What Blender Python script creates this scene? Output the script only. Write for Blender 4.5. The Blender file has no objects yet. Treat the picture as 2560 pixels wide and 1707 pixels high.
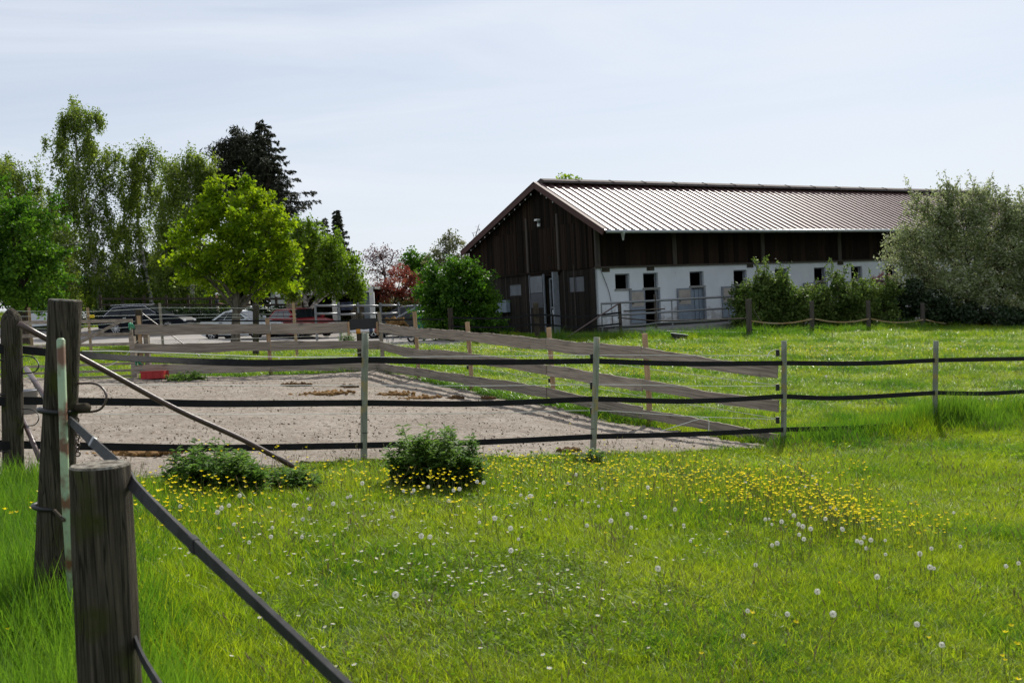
import bpy, bmesh, math, random
import numpy as np
from mathutils import Vector, Matrix, Euler

random.seed(7)
rng = np.random.default_rng(11)
R = math.radians
scene = bpy.context.scene
col = scene.collection

# ------------------------------------------------------------------ camera
EYE = np.array([0.0, 0.0, 1.6])
FPX, ROLL, PITCH = 2506.0, math.atan(.048), R(2.09)      # focal length in photo pixels, tilt of the horizon, nod
cam_d = bpy.data.cameras.new('camera')
cam = bpy.data.objects.new('camera', cam_d)
col.objects.link(cam)
cam_d.sensor_width = 36.0
cam_d.lens = 36.0 * FPX / 2560.0
cam_d.clip_start = .05
cam_d.clip_end = 4000
fw = Vector((0, math.cos(PITCH), -math.sin(PITCH)))
up0 = Vector((0, math.sin(PITCH), math.cos(PITCH)))
ax0 = Vector((1, 0, 0))
rt = ax0 * math.cos(ROLL) - up0 * math.sin(ROLL)
up = ax0 * math.sin(ROLL) + up0 * math.cos(ROLL)
m = Matrix((rt, up, -fw)).transposed().to_4x4()
m.translation = Vector(EYE)
cam.matrix_world = m
cam_d.dof.use_dof = True
cam_d.dof.focus_distance = 12.0
cam_d.dof.aperture_fstop = 8.0
scene.camera = cam

# ------------------------------------------------------------------ sky, sun, exposure
SUN_AZ, SUN_EL = R(20), R(41)                            # clockwise from +Y
world = bpy.data.worlds.new('World')
scene.world = world
world.use_nodes = True
wt = world.node_tree
for n in list(wt.nodes):
    wt.nodes.remove(n)
wo = wt.nodes.new('ShaderNodeOutputWorld')
wb = wt.nodes.new('ShaderNodeBackground')
wb.inputs['Strength'].default_value = .070
sky = wt.nodes.new('ShaderNodeTexSky')
sky.sky_type = 'NISHITA'
sky.sun_disc = False
sky.sun_elevation = SUN_EL
sky.sun_rotation = SUN_AZ
sky.air_density = 1.0
sky.dust_density = 1.0
sky.ozone_density = 3.0
# thin high cloud: streaky veil over the whole sky
tc = wt.nodes.new('ShaderNodeTexCoord')
mp = wt.nodes.new('ShaderNodeMapping')
mp.inputs['Rotation'].default_value = (0, R(24), R(20))
mp.inputs['Scale'].default_value = (.9, .9, 6.5)
nz = wt.nodes.new('ShaderNodeTexNoise')
nz.inputs['Scale'].default_value = 1.7
nz.inputs['Detail'].default_value = 7
nz.inputs['Roughness'].default_value = .58
nz.inputs['Distortion'].default_value = .5
rp = wt.nodes.new('ShaderNodeMapRange')
rp.inputs['From Min'].default_value = .30
rp.inputs['From Max'].default_value = .74
rp.inputs['To Min'].default_value = .46
rp.inputs['To Max'].default_value = 1.0
mx = wt.nodes.new('ShaderNodeMix')
mx.data_type = 'RGBA'
mx.inputs[7].default_value = (9.2, 9.75, 10.7, 1)
wt.links.new(tc.outputs['Generated'], mp.inputs['Vector'])
wt.links.new(mp.outputs['Vector'], nz.inputs['Vector'])
wt.links.new(nz.outputs['Fac'], rp.inputs['Value'])
wt.links.new(rp.outputs['Result'], mx.inputs[0])
wt.links.new(sky.outputs['Color'], mx.inputs[6])
wt.links.new(mx.outputs[2], wb.inputs['Color'])
wt.links.new(wb.outputs['Background'], wo.inputs['Surface'])
sun_d = bpy.data.lights.new('sun', 'SUN')
sun_d.energy = 5.0
sun_d.angle = R(.6)
sun_d.color = (1, .95, .86)
sun = bpy.data.objects.new('sun', sun_d)
col.objects.link(sun)
sdir = Vector((math.sin(SUN_AZ) * math.cos(SUN_EL), math.cos(SUN_AZ) * math.cos(SUN_EL), math.sin(SUN_EL)))
sun.rotation_euler = sdir.to_track_quat('Z', 'Y').to_euler()
sun.location = sdir * 60
vs = scene.view_settings
vs.view_transform = 'Standard'
vs.look = 'None'
vs.exposure = 0.36
vs.gamma = 1.0
scene.render.engine = 'CYCLES'
cy = scene.cycles
cy.use_denoising = True
cy.max_bounces = 4
cy.diffuse_bounces = 3
cy.transparent_max_bounces = 8
cy.transmission_bounces = 4
cy.sample_clamp_indirect = 6


# ------------------------------------------------------------------ surveying: photo pixel + distance -> point in the place
def ray(px, py):
    x = (px - 1280) / FPX
    y = (853.5 - py) / FPX
    xl = x * math.cos(ROLL) + y * math.sin(ROLL)
    yl = -x * math.sin(ROLL) + y * math.cos(ROLL)
    return np.array([xl, math.cos(PITCH) + yl * math.sin(PITCH), -math.sin(PITCH) + yl * math.cos(PITCH)])


def at(px, py, Y):
    d = ray(px, py)
    return EYE + d * (Y / d[1])


def on(px, py, A, B):
    """point on the upright plane through A and B"""
    n = np.array([B[1] - A[1], A[0] - B[0], 0.0])
    d = ray(px, py)
    return EYE + d * (np.dot(np.array([A[0], A[1], 0]) - [0, 0, 0], n) / np.dot(d, n))


# ------------------------------------------------------------------ terrain heights
CP = np.array([
    (-1.68, 10.8, 0), (.9, 12.3, -.30), (3.69, 13.9, -.54), (6.44, 15.4, -.64), (-3.27, 24.6, .12), (-.97, 21.2, -.18),
    (.66, 18.6, -.31), (2.13, 16.3, -.50), (-8.87, 23.9, .23), (-5.83, 24, .16), (-4.16, 8.2, .29), (-1.16, 2.73, .12),
    (-2.0, 4.46, .22), (0, 1, 0), (-.07, 4.2, -.02), (2.5, 5, -.28), (5, 8, -.46), (8, 10, -.62), (3.7, 43, .12),
    (8.8, 37, -.03), (11.5, 38.6, -.08), (14.5, 40.1, -.14), (20, 43.2, -.35), (-22, 57, .9), (-14.3, 50, .57),
    (-10.6, 53, .33), (-16.4, 38, .75), (-8.3, 36, .45), (-2.7, 38, .15), (-22, 75, 1.9), (-7.5, 56, .7), (0, 52, .28),
    (-11.3, 24, .36), (12, 25, -.5), (20, 25, -.66), (-31, 75, 2.2), (-45, 100, 3), (0, 100, .6), (60, 110, -.5),
    (-40, 40, 1.6), (40, 50, -.8), (-18, 20, .7), (20, 0, -1.1), (-18, 2, .8), (-24, 63, 1.6), (-17.5, 61.5, 1.42), (-14, 62, 1.25), (-4, 30, .18), (3, 30, -.15), (6, 44, .05)])


def _tps(d2):
    return np.where(d2 > 1e-9, .5 * d2 * np.log(np.maximum(d2, 1e-9)), 0)


_n = len(CP)
_d2 = ((CP[:, None, :2] - CP[None, :, :2]) ** 2).sum(-1)
_A = np.zeros((_n + 3, _n + 3))
_A[:_n, :_n] = _tps(_d2) + np.eye(_n) * 1.5
_A[:_n, _n] = 1
_A[:_n, _n + 1:] = CP[:, :2]
_A[_n:, :_n] = _A[:_n, _n:].T
_w = np.linalg.solve(_A, np.concatenate([CP[:, 2], [0, 0, 0]]))


def gz(x, y):
    x = np.clip(np.atleast_1d(np.asarray(x, float)), -45, 60)
    y = np.clip(np.atleast_1d(np.asarray(y, float)), -4, 108)
    out = np.zeros(x.shape)
    for k in range(0, x.size, 20000):
        xs, ys = x.ravel()[k:k + 20000], y.ravel()[k:k + 20000]
        d2 = (xs[:, None] - CP[None, :, 0]) ** 2 + (ys[:, None] - CP[None, :, 1]) ** 2
        out.ravel()[k:k + 20000] = _tps(d2) @ _w[:_n] + _w[_n] + _w[_n + 1] * xs + _w[_n + 2] * ys
    return out


def g1(x, y):
    return float(gz(x, y)[0])


def ground_at(px, py, dz=0.0, lo=1.5, hi=70):
    """where the line of sight of a photo pixel meets the terrain (+dz)"""
    d = ray(px, py)
    ys = np.concatenate([np.arange(lo, 20, .1), np.arange(20, hi, .4)])
    P = EYE[None] + d[None] * (ys / d[1])[:, None]
    below = P[:, 2] < gz(P[:, 0], P[:, 1]) + dz
    i = int(np.argmax(below)) if below.any() else len(ys) - 1
    return P[i]


def inside(poly, x, y):
    x, y = np.asarray(x), np.asarray(y)
    r = np.zeros(x.shape, bool)
    n = len(poly)
    for i in range(n):
        x1, y1 = poly[i]
        x2, y2 = poly[(i + 1) % n]
        c = ((y1 > y) != (y2 > y)) & (x < (x2 - x1) * (y - y1) / (y2 - y1 + 1e-12) + x1)
        r ^= c
    return r


# ------------------------------------------------------------------ materials
def mat(name, base, rough=.8, spec=.3, metal=0.0, var=.0, scale=6.0, stretch=(1, 1, 1), col2=None, bump=0.0, bscale=None,
        translucent=None, detail=5, rnd=.0, contrast=(.35, .65), coat=0.0, dirt=None, crack=None):
    """procedural surface: two-tone noise in object space, optional bump, per-object shift and brightness"""
    mt = bpy.data.materials.new(name)
    mt.use_nodes = True
    nt = mt.node_tree
    nd, lk = nt.nodes, nt.links
    bs = nd['Principled BSDF']
    bs.inputs['Roughness'].default_value = rough
    bs.inputs['Metallic'].default_value = metal
    bs.inputs['Specular IOR Level'].default_value = spec
    bs.inputs['Coat Weight'].default_value = coat
    tcn = nd.new('ShaderNodeTexCoord')
    oi = nd.new('ShaderNodeObjectInfo')
    ad = nd.new('ShaderNodeVectorMath')
    ad.operation = 'MULTIPLY_ADD'
    ad.inputs[1].default_value = stretch
    sc = nd.new('ShaderNodeVectorMath')
    sc.operation = 'SCALE'
    sc.inputs[0].default_value = (17.3, 9.1, 5.7)
    lk.new(oi.outputs['Random'], sc.inputs['Scale'])
    lk.new(tcn.outputs['Object'], ad.inputs[0])
    lk.new(sc.outputs[0], ad.inputs[2])
    no = nd.new('ShaderNodeTexNoise')
    no.inputs['Scale'].default_value = scale
    no.inputs['Detail'].default_value = detail
    no.inputs['Roughness'].default_value = .62
    lk.new(ad.outputs[0], no.inputs['Vector'])
    mr = nd.new('ShaderNodeMapRange')
    mr.inputs['From Min'].default_value = contrast[0]
    mr.inputs['From Max'].default_value = contrast[1]
    lk.new(no.outputs['Fac'], mr.inputs['Value'])
    c2 = col2 or tuple(max(0, c * (1 - var)) for c in base)
    mix = nd.new('ShaderNodeMix')
    mix.data_type = 'RGBA'
    mix.inputs[6].default_value = (*base, 1)
    mix.inputs[7].default_value = (*c2, 1)
    lk.new(mr.outputs[0], mix.inputs[0])
    out = mix.outputs[2]
    if dirt:
        n2 = nd.new('ShaderNodeTexNoise')
        n2.inputs['Scale'].default_value = dirt[1]
        n2.inputs['Detail'].default_value = 6
        lk.new(tcn.outputs['Object'], n2.inputs['Vector'])
        m2 = nd.new('ShaderNodeMapRange')
        m2.inputs['From Min'].default_value = dirt[2]
        m2.inputs['From Max'].default_value = dirt[2] + .12
        lk.new(n2.outputs['Fac'], m2.inputs['Value'])
        mx2 = nd.new('ShaderNodeMix')
        mx2.data_type = 'RGBA'
        mx2.inputs[7].default_value = (*dirt[0], 1)
        lk.new(out, mx2.inputs[6])
        lk.new(m2.outputs[0], mx2.inputs[0])
        out = mx2.outputs[2]
    if crack:
        cs_ = nd.new('ShaderNodeVectorMath')
        cs_.operation = 'MULTIPLY'
        cs_.inputs[1].default_value = crack[0]
        lk.new(tcn.outputs['Object'], cs_.inputs[0])
        n3 = nd.new('ShaderNodeTexNoise')
        n3.inputs['Scale'].default_value = 1.0
        n3.inputs['Detail'].default_value = 2
        lk.new(cs_.outputs[0], n3.inputs['Vector'])
        sb = nd.new('ShaderNodeMath')
        sb.operation = 'SUBTRACT'
        sb.inputs[1].default_value = .5
        lk.new(n3.outputs['Fac'], sb.inputs[0])
        ab = nd.new('ShaderNodeMath')
        ab.operation = 'ABSOLUTE'
        lk.new(sb.outputs[0], ab.inputs[0])
        m3 = nd.new('ShaderNodeMapRange')
        m3.inputs['From Min'].default_value = crack[1] * .35
        m3.inputs['From Max'].default_value = crack[1]
        m3.inputs['To Min'].default_value = .85
        m3.inputs['To Max'].default_value = 0
        lk.new(ab.outputs[0], m3.inputs['Value'])
        mx3 = nd.new('ShaderNodeMix')
        mx3.data_type = 'RGBA'
        mx3.inputs[7].default_value = (.012, .01, .008, 1)
        lk.new(out, mx3.inputs[6])
        lk.new(m3.outputs[0], mx3.inputs[0])
        out = mx3.outputs[2]
    if rnd:
        hs = nd.new('ShaderNodeHueSaturation')
        mrr = nd.new('ShaderNodeMapRange')
        mrr.inputs['To Min'].default_value = 1 - rnd
        mrr.inputs['To Max'].default_value = 1 + rnd
        lk.new(oi.outputs['Random'], mrr.inputs['Value'])
        lk.new(mrr.outputs[0], hs.inputs['Value'])
        lk.new(out, hs.inputs['Color'])
        out = hs.outputs['Color']
    lk.new(out, bs.inputs['Base Color'])
    if bump:
        bp = nd.new('ShaderNodeBump')
        bp.inputs['Strength'].default_value = bump
        bp.inputs['Distance'].default_value = .02
        if bscale:
            nb = nd.new('ShaderNodeTexNoise')
            nb.inputs['Scale'].default_value = bscale
            nb.inputs['Detail'].default_value = 6
            lk.new(ad.outputs[0], nb.inputs['Vector'])
            lk.new(nb.outputs['Fac'], bp.inputs['Height'])
        else:
            lk.new(no.outputs['Fac'], bp.inputs['Height'])
        lk.new(bp.outputs[0], bs.inputs['Normal'])
    return mt


def leaf_mat(name, c1, c2, trans=.45, tcol=None, rough=.45, pscale=.35, spec=.35):
    """leaves and blades: reflect and let light through; tint varies from clump to clump and leaf to leaf"""
    mt = bpy.data.materials.new(name)
    mt.use_nodes = True
    nt = mt.node_tree
    nd, lk = nt.nodes, nt.links
    bs = nd['Principled BSDF']
    bs.inputs['Roughness'].default_value = rough
    bs.inputs['Specular IOR Level'].default_value = spec
    gm = nd.new('ShaderNodeNewGeometry')
    no = nd.new('ShaderNodeTexNoise')
    no.inputs['Scale'].default_value = pscale
    no.inputs['Detail'].default_value = 3
    lk.new(gm.outputs['Position'], no.inputs['Vector'])
    oi = nd.new('ShaderNodeObjectInfo')
    add = nd.new('ShaderNodeMath')
    add.operation = 'ADD'
    half = nd.new('ShaderNodeMath')
    half.operation = 'MULTIPLY_ADD'
    half.inputs[1].default_value = .55
    half.inputs[2].default_value = -.28
    isl = nd.new('ShaderNodeMath')
    isl.operation = 'ADD'
    lk.new(gm.outputs['Random Per Island'], half.inputs[0])
    lk.new(no.outputs['Fac'], add.inputs[0])
    lk.new(half.outputs[0], add.inputs[1])
    mr = nd.new('ShaderNodeMapRange')
    mr.inputs['From Min'].default_value = .28
    mr.inputs['From Max'].default_value = .72
    lk.new(add.outputs[0], mr.inputs['Value'])
    mix = nd.new('ShaderNodeMix')
    mix.data_type = 'RGBA'
    mix.inputs[6].default_value = (*c1, 1)
    mix.inputs[7].default_value = (*c2, 1)
    lk.new(mr.outputs[0], mix.inputs[0])
    lk.new(mix.outputs[2], bs.inputs['Base Color'])
    tr = nd.new('ShaderNodeBsdfTranslucent')
    if tcol:
        mt2 = nd.new('ShaderNodeMix')
        mt2.data_type = 'RGBA'
        mt2.blend_type = 'MULTIPLY'
        mt2.inputs[0].default_value = 1
        mt2.inputs[7].default_value = (*tcol, 1)
        lk.new(mix.outputs[2], mt2.inputs[6])
        lk.new(mt2.outputs[2], tr.inputs['Color'])
    else:
        lk.new(mix.outputs[2], tr.inputs['Color'])
    ms = nd.new('ShaderNodeMixShader')
    ms.inputs[0].default_value = trans
    lk.new(bs.outputs[0], ms.inputs[1])
    lk.new(tr.outputs[0], ms.inputs[2])
    lk.new(ms.outputs[0], nd['Material Output'].inputs['Surface'])
    return mt


M = {}
M['board'] = mat('weathered_board', (.33, .285, .23), .85, .2, var=.5, col2=(.155, .13, .103), scale=3.6, stretch=(.45, 11, 11), bump=.6, rnd=.16, dirt=((.10, .085, .075), 2.2, .64))
M['stake'] = mat('stake_wood', (.42, .29, .17), .8, .2, col2=(.25, .165, .10), scale=4, stretch=(9, 9, .7), bump=.3, rnd=.2)
M['log'] = mat('old_log_wood', (.10, .086, .064), .9, .12, col2=(.022, .018, .013), scale=9, stretch=(10, 10, .3), bump=1.0, rnd=.08, contrast=(.34, .66), dirt=((.045, .052, .014), 5.0, .53), crack=((42, 42, 1.3), .022))
M['log_top'] = mat('cut_log_end', (.22, .20, .165), .9, .15, col2=(.06, .05, .038), scale=32, bump=1.0, contrast=(.4, .6), dirt=((.30, .30, .27), 22, .58))
M['log_dark'] = mat('dark_log_wood', (.075, .06, .042), .9, .15, col2=(.02, .017, .013), scale=3.5, stretch=(9, 9, .6), bump=.7, rnd=.2)
M['rubber'] = mat('black_belt_rubber', (.007, .007, .008), .72, .18, col2=(.013, .013, .014), scale=9, stretch=(1, 1, 1), bump=.15)
M['strap'] = mat('faded_belt_rubber', (.022, .022, .023), .75, .2, col2=(.042, .042, .044), scale=14, bump=.2)
M['pole'] = mat('grey_green_post', (.265, .28, .215), .75, .2, col2=(.16, .175, .14), scale=7, stretch=(4, 4, .6), bump=.35, rnd=.1, dirt=((.32, .235, .05), 4.2, .52))
M['pole_green'] = mat('chipped_green_paint', (.34, .44, .26), .5, .35, col2=(.24, .34, .22), scale=5, dirt=((.14, .07, .035), 9.0, .47))
M['rust'] = mat('rust_brown_pipe', (.085, .05, .044), .42, .5, col2=(.05, .03, .027), scale=9, stretch=(2, 2, 2), bump=.15)
M['galv'] = mat('galvanised_steel', (.20, .21, .22), .42, .5, metal=.55, col2=(.20, .21, .22), scale=7, bump=.08)
M['cord'] = mat('white_cord', (.72, .72, .68), .7, .3, var=.15)
M['ycord'] = mat('faded_yellow_tape', (.26, .17, .06), .8, .15, col2=(.32, .26, .17), scale=1.5)
M['black'] = mat('black_plastic', (.015, .015, .016), .5, .4, var=.2)
M['sand'] = None
M['plank'] = mat('barn_plank_dark', (.026, .016, .010), .9, .12, col2=(.008, .0055, .004), scale=4.5, stretch=(7, 7, .4), bump=.6, rnd=.65)
M['plank_grey'] = mat('barn_plank_grey', (.036, .030, .026), .9, .12, col2=(.014, .011, .009), scale=3.0, stretch=(8, 8, .4), bump=.6, rnd=.35)
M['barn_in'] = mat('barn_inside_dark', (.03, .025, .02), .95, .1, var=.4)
M['whitewash'] = mat('whitewashed_masonry', (.63, .66, .69), .9, .2, col2=(.52, .55, .58), scale=.9, bump=.25, bscale=14, contrast=(.3, .8), dirt=((.40, .40, .39), 1.1, .70))
_nt = M['whitewash'].node_tree
_bs = _nt.nodes['Principled BSDF']
_src = _bs.inputs['Base Color'].links[0].from_socket
_tc = _nt.nodes.new('ShaderNodeTexCoord')
_sx = _nt.nodes.new('ShaderNodeSeparateXYZ')
_nt.links.new(_tc.outputs['Object'], _sx.inputs[0])
_mz = _nt.nodes.new('ShaderNodeMapRange')
_mz.inputs['From Min'].default_value = .3
_mz.inputs['From Max'].default_value = 1.5
_mz.inputs['To Min'].default_value = .22
_mz.inputs['To Max'].default_value = -.12
_nt.links.new(_sx.outputs['Z'], _mz.inputs['Value'])
_nn = _nt.nodes.new('ShaderNodeTexNoise')
_nn.inputs['Scale'].default_value = 2.6
_nn.inputs['Detail'].default_value = 8
_nn.inputs['Roughness'].default_value = .7
_nt.links.new(_tc.outputs['Object'], _nn.inputs['Vector'])
_ad = _nt.nodes.new('ShaderNodeMath')
_nt.links.new(_nn.outputs['Fac'], _ad.inputs[0])
_nt.links.new(_mz.outputs[0], _ad.inputs[1])
_m5 = _nt.nodes.new('ShaderNodeMapRange')
_m5.inputs['From Min'].default_value = .52
_m5.inputs['From Max'].default_value = .68
_m5.inputs['To Max'].default_value = .75
_nt.links.new(_ad.outputs[0], _m5.inputs['Value'])
_mx = _nt.nodes.new('ShaderNodeMix')
_mx.data_type = 'RGBA'
_mx.inputs[7].default_value = (.30, .29, .27, 1)
_nt.links.new(_src, _mx.inputs[6])
_nt.links.new(_m5.outputs[0], _mx.inputs[0])
_nt.links.new(_mx.outputs[2], _bs.inputs['Base Color'])
M['plinth'] = mat('dark_plinth', (.07, .068, .066), .95, .1, col2=(.035, .034, .033), scale=4, bump=.4)
M['concrete'] = mat('concrete_apron', (.28, .275, .26), .92, .15, col2=(.19, .185, .175), scale=3, bump=.3)
M['beam'] = mat('grey_beam', (.085, .073, .063), .9, .15, col2=(.055, .047, .04), scale=3, stretch=(7, 7, .5), bump=.5)
M['roof'] = mat('brown_metal_sheet', (.15, .088, .085), .52, .40, metal=.0, col2=(.105, .06, .058), scale=1.6, stretch=(1, 1, 1), coat=.0, rnd=.10, bump=.15, bscale=2.2, dirt=((.17, .13, .12), 1.3, .58))
M['fascia'] = mat('brown_verge_metal', (.085, .043, .04), .7, .25, var=.2)
M['ridge'] = mat('weathered_ridge_metal', (.06, .045, .042), .85, .15, col2=(.09, .075, .07), scale=3)
M['gutter'] = mat('zinc_gutter', (.40, .42, .43), .4, .5, metal=.6, var=.25)
M['panel_blue'] = mat('grey_blue_door_metal', (.22, .27, .32), .6, .25, col2=(.16, .20, .25), scale=2.5)
M['panel_beige'] = mat('beige_door_panel', (.36, .33, .29), .75, .2, col2=(.28, .26, .23), scale=2.5)
M['frame_grey'] = mat('grey_door_frame', (.21, .235, .265), .6, .35, var=.25)
M['pane'] = mat('dusty_pane', (.17, .19, .215), .25, .5, col2=(.12, .135, .155), scale=2)
M['pane_dark'] = mat('dark_dusty_pane', (.075, .085, .105), .3, .5, col2=(.05, .058, .072), scale=2)
M['paper_daylight'] = mat('white_paper_daylight', (.78, .80, .84), .8, .2, var=.05)  # paper notices, and the painted daylight behind the inner door
M['bulb'] = mat('pale_bulb', (.65, .66, .66), .2, .5, var=.1)
M['dirt'] = mat('manure', (.055, .034, .018), .95, .1, col2=(.12, .07, .028), scale=18, bump=.6)
M['hay'] = mat('hay_litter', (.22, .125, .045), .95, .1, col2=(.12, .07, .03), scale=12, bump=.5)
M['red_plastic'] = mat('red_plastic', (.42, .022, .022), .45, .4, var=.25, scale=4)
M['yellow_plastic'] = mat('yellow_plastic', (.75, .52, .01), .45, .4, var=.15)
M['green_twine'] = mat('green_twine', (.05, .28, .15), .7, .3, var=.3)
M['teal'] = mat('teal_bin_paint', (.04, .20, .155), .5, .4, col2=(.03, .15, .12), scale=2)
M['white_paint'] = mat('white_paint', (.70, .71, .71), .6, .35, col2=(.6, .61, .61), scale=3)
M['orange_paint'] = mat('orange_paint', (.55, .24, .03), .6, .35, var=.2)
M['blue_paint'] = mat('blue_paint', (.035, .05, .10), .6, .35, var=.2)
M['pink_paint'] = mat('faded_red_paint', (.35, .12, .10), .6, .35, var=.2)
M['bucket'] = mat('grey_bucket', (.30, .30, .32), .55, .4, var=.15)
M['bucket_in'] = mat('dark_blue_water', (.02, .022, .04), .15, .5, var=.2)
M['bark'] = mat('rough_bark', (.10, .08, .06), .95, .1, col2=(.035, .028, .022), scale=4, stretch=(4, 4, .8), bump=.9)
M['bark_grey'] = mat('grey_bark', (.15, .13, .10), .95, .1, col2=(.06, .052, .042), scale=4, stretch=(4, 4, .8), bump=.8)
M['birch_bark'] = mat('birch_bark', (.55, .53, .49), .85, .2, col2=(.05, .045, .04), scale=3.0, stretch=(1.2, 1.2, 2.6), contrast=(.46, .60), bump=.4)
M['twig'] = mat('twig', (.07, .05, .038), .9, .1, var=.4)
M['soil'] = None


def pos_mat(name, layers, rough=.95, bump=.5, bscale=30, spec=.12):
    """ground surfaces: colours blended by noise of different sizes in world position"""
    mt = bpy.data.materials.new(name)
    mt.use_nodes = True
    nd, lk = mt.node_tree.nodes, mt.node_tree.links
    bs = nd['Principled BSDF']
    bs.inputs['Roughness'].default_value = rough
    bs.inputs['Specular IOR Level'].default_value = spec
    gm = nd.new('ShaderNodeNewGeometry')
    cur = None
    for c, s, lo, hi in layers:
        if cur is None:
            rgb = nd.new('ShaderNodeRGB')
            rgb.outputs[0].default_value = (*c, 1)
            cur = rgb.outputs[0]
            continue
        no = nd.new('ShaderNodeTexNoise')
        no.inputs['Scale'].default_value = s
        no.inputs['Detail'].default_value = 6
        no.inputs['Roughness'].default_value = .65
        lk.new(gm.outputs['Position'], no.inputs['Vector'])
        mr = nd.new('ShaderNodeMapRange')
        mr.inputs['From Min'].default_value = lo
        mr.inputs['From Max'].default_value = hi
        lk.new(no.outputs['Fac'], mr.inputs['Value'])
        mx_ = nd.new('ShaderNodeMix')
        mx_.data_type = 'RGBA'
        mx_.inputs[7].default_value = (*c, 1)
        lk.new(cur, mx_.inputs[6])
        lk.new(mr.outputs[0], mx_.inputs[0])
        cur = mx_.outputs[2]
    lk.new(cur, bs.inputs['Base Color'])
    nb = nd.new('ShaderNodeTexNoise')
    nb.inputs['Scale'].default_value = bscale
    nb.inputs['Detail'].default_value = 7
    nb.inputs['Roughness'].default_value = .7
    lk.new(gm.outputs['Position'], nb.inputs['Vector'])
    bp = nd.new('ShaderNodeBump')
    bp.inputs['Strength'].default_value = bump
    bp.inputs['Distance'].default_value = .03
    lk.new(nb.outputs['Fac'], bp.inputs['Height'])
    lk.new(bp.outputs[0], bs.inputs['Normal'])
    return mt


M['soil'] = pos_mat('meadow_soil', [((.035, .06, .012), 0, 0, 0), ((.05, .085, .014), .5, .4, .6), ((.06, .05, .025), 2.5, .58, .75)])
M['sand'] = pos_mat('paddock_sand', [((.275, .24, .20), 0, 0, 0), ((.20, .17, .138), .45, .40, .62), ((.33, .295, .255), 1.3, .52, .72), ((.15, .12, .095), 3.2, .58, .74),
                                     ((.12, .092, .07), 11, .50, .66), ((.37, .33, .285), 24, .54, .66), ((.10, .08, .06), 34, .56, .68)], bump=1.0, bscale=30)
M['road'] = pos_mat('yard_gravel', [((.27, .25, .235), 0, 0, 0), ((.21, .20, .19), .25, .42, .6), ((.15, .14, .135), 2.5, .58, .74)], bump=.25, bscale=25)
M['kerb'] = mat('kerb_stone', (.27, .25, .23), .9, .15, var=.35, scale=4, bump=.3)

M['grass'] = leaf_mat('grass_blade', (.135, .222, .010), (.275, .335, .024), .58, (1.3, 1.33, .55), .42, .9, .28)
M['grass_dark'] = leaf_mat('lush_grass_blade', (.058, .142, .013), (.135, .225, .024), .54, (1.15, 1.3, .6), .36, .8, .38)
M['dry_stem'] = leaf_mat('dry_grass_stem', (.22, .19, .09), (.34, .28, .15), .4, None, .7, 3, .1)
M['herb'] = leaf_mat('meadow_herb_leaf', (.10, .18, .014), (.18, .26, .022), .55, (1.2, 1.3, .6), .6, 2.0, .1)
M['weed'] = leaf_mat('weed_leaf', (.055, .115, .028), (.125, .205, .05), .5, (1.1, 1.2, .7), .6, 2.5, .2)
M['maple_leaf'] = leaf_mat('maple_leaf', (.11, .20, .008), (.25, .35, .014), .58, (1.3, 1.25, .6), .6, .7, .15)
M['round_leaf'] = leaf_mat('dense_leaf', (.04, .11, .012), (.11, .21, .02), .48, (1.2, 1.3, .6), .6, .5, .15)
M['birch_leaf'] = leaf_mat('birch_leaf', (.085, .14, .026), (.19, .25, .045), .52, (1.25, 1.25, .7), .6, .4, .15)
M['willow_leaf'] = leaf_mat('weeping_birch_leaf', (.085, .16, .016), (.17, .25, .026), .55, (1.25, 1.3, .6), .6, .5, .15)
M['spruce_leaf'] = leaf_mat('spruce_needle', (.022, .028, .016), (.055, .06, .034), .12, None, .7, .6, .2)
M['pine_leaf'] = leaf_mat('pine_needle', (.022, .028, .016), (.055, .06, .034), .12, None, .7, .6, .2)
M['red_leaf'] = leaf_mat('red_leaf', (.20, .04, .03), (.33, .11, .07), .4, None, .5, .7)
M['plum_leaf'] = leaf_mat('plum_leaf', (.11, .055, .06), (.19, .11, .11), .35, None, .5, .7)
M['olive_leaf'] = leaf_mat('olive_leaf', (.06, .07, .02), (.12, .11, .03), .4, None, .5, .7)
M['pale_leaf'] = leaf_mat('pale_spring_leaf', (.12, .14, .06), (.2, .21, .10), .4, None, .5, .7)
M['bush_leaf'] = leaf_mat('elder_leaf', (.028, .085, .010), (.09, .19, .015), .45, (1.2, 1.3, .6), .55, .8, .2)
M['bramble_leaf'] = leaf_mat('bramble_leaf', (.055, .10, .02), (.16, .22, .055), .42, (1.1, 1.15, .8), .6, .9, .15)
M['olea_leaf'] = leaf_mat('grey_green_leaf', (.17, .22, .075), (.36, .41, .20), .52, None, .6, .6, .15)
M['blossom'] = leaf_mat('cream_blossom', (.36, .36, .26), (.46, .46, .35), .3, None, .6, 1)
M['dark_leaf'] = leaf_mat('dark_hedge_leaf', (.014, .03, .010), (.03, .055, .016), .3, None, .5, .6)
M['yellow_petal'] = leaf_mat('buttercup_petal', (.80, .62, .004), (.88, .72, .008), .5, None, .5, 3, .15)
M['white_petal'] = leaf_mat('daisy_petal', (.62, .63, .62), (.72, .72, .70), .4, None, .7, 3, .1)
M['stem'] = leaf_mat('flower_stem', (.09, .13, .03), (.13, .13, .05), .3, None, .5, 3)
M['pappus'] = leaf_mat('dandelion_pappus', (.60, .60, .57), (.72, .72, .69), .5, None, .8, 3, .1)
M['seed'] = mat('dandelion_core', (.12, .08, .045), .9, .1, var=.3)


# ------------------------------------------------------------------ mesh helpers
def tag(o, label=None, cat=None, group=None, kind=None):
    if label:
        o['label'] = label
    if cat:
        o['category'] = cat
    if group:
        o['group'] = group
    if kind:
        o['kind'] = kind
    return o


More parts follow.
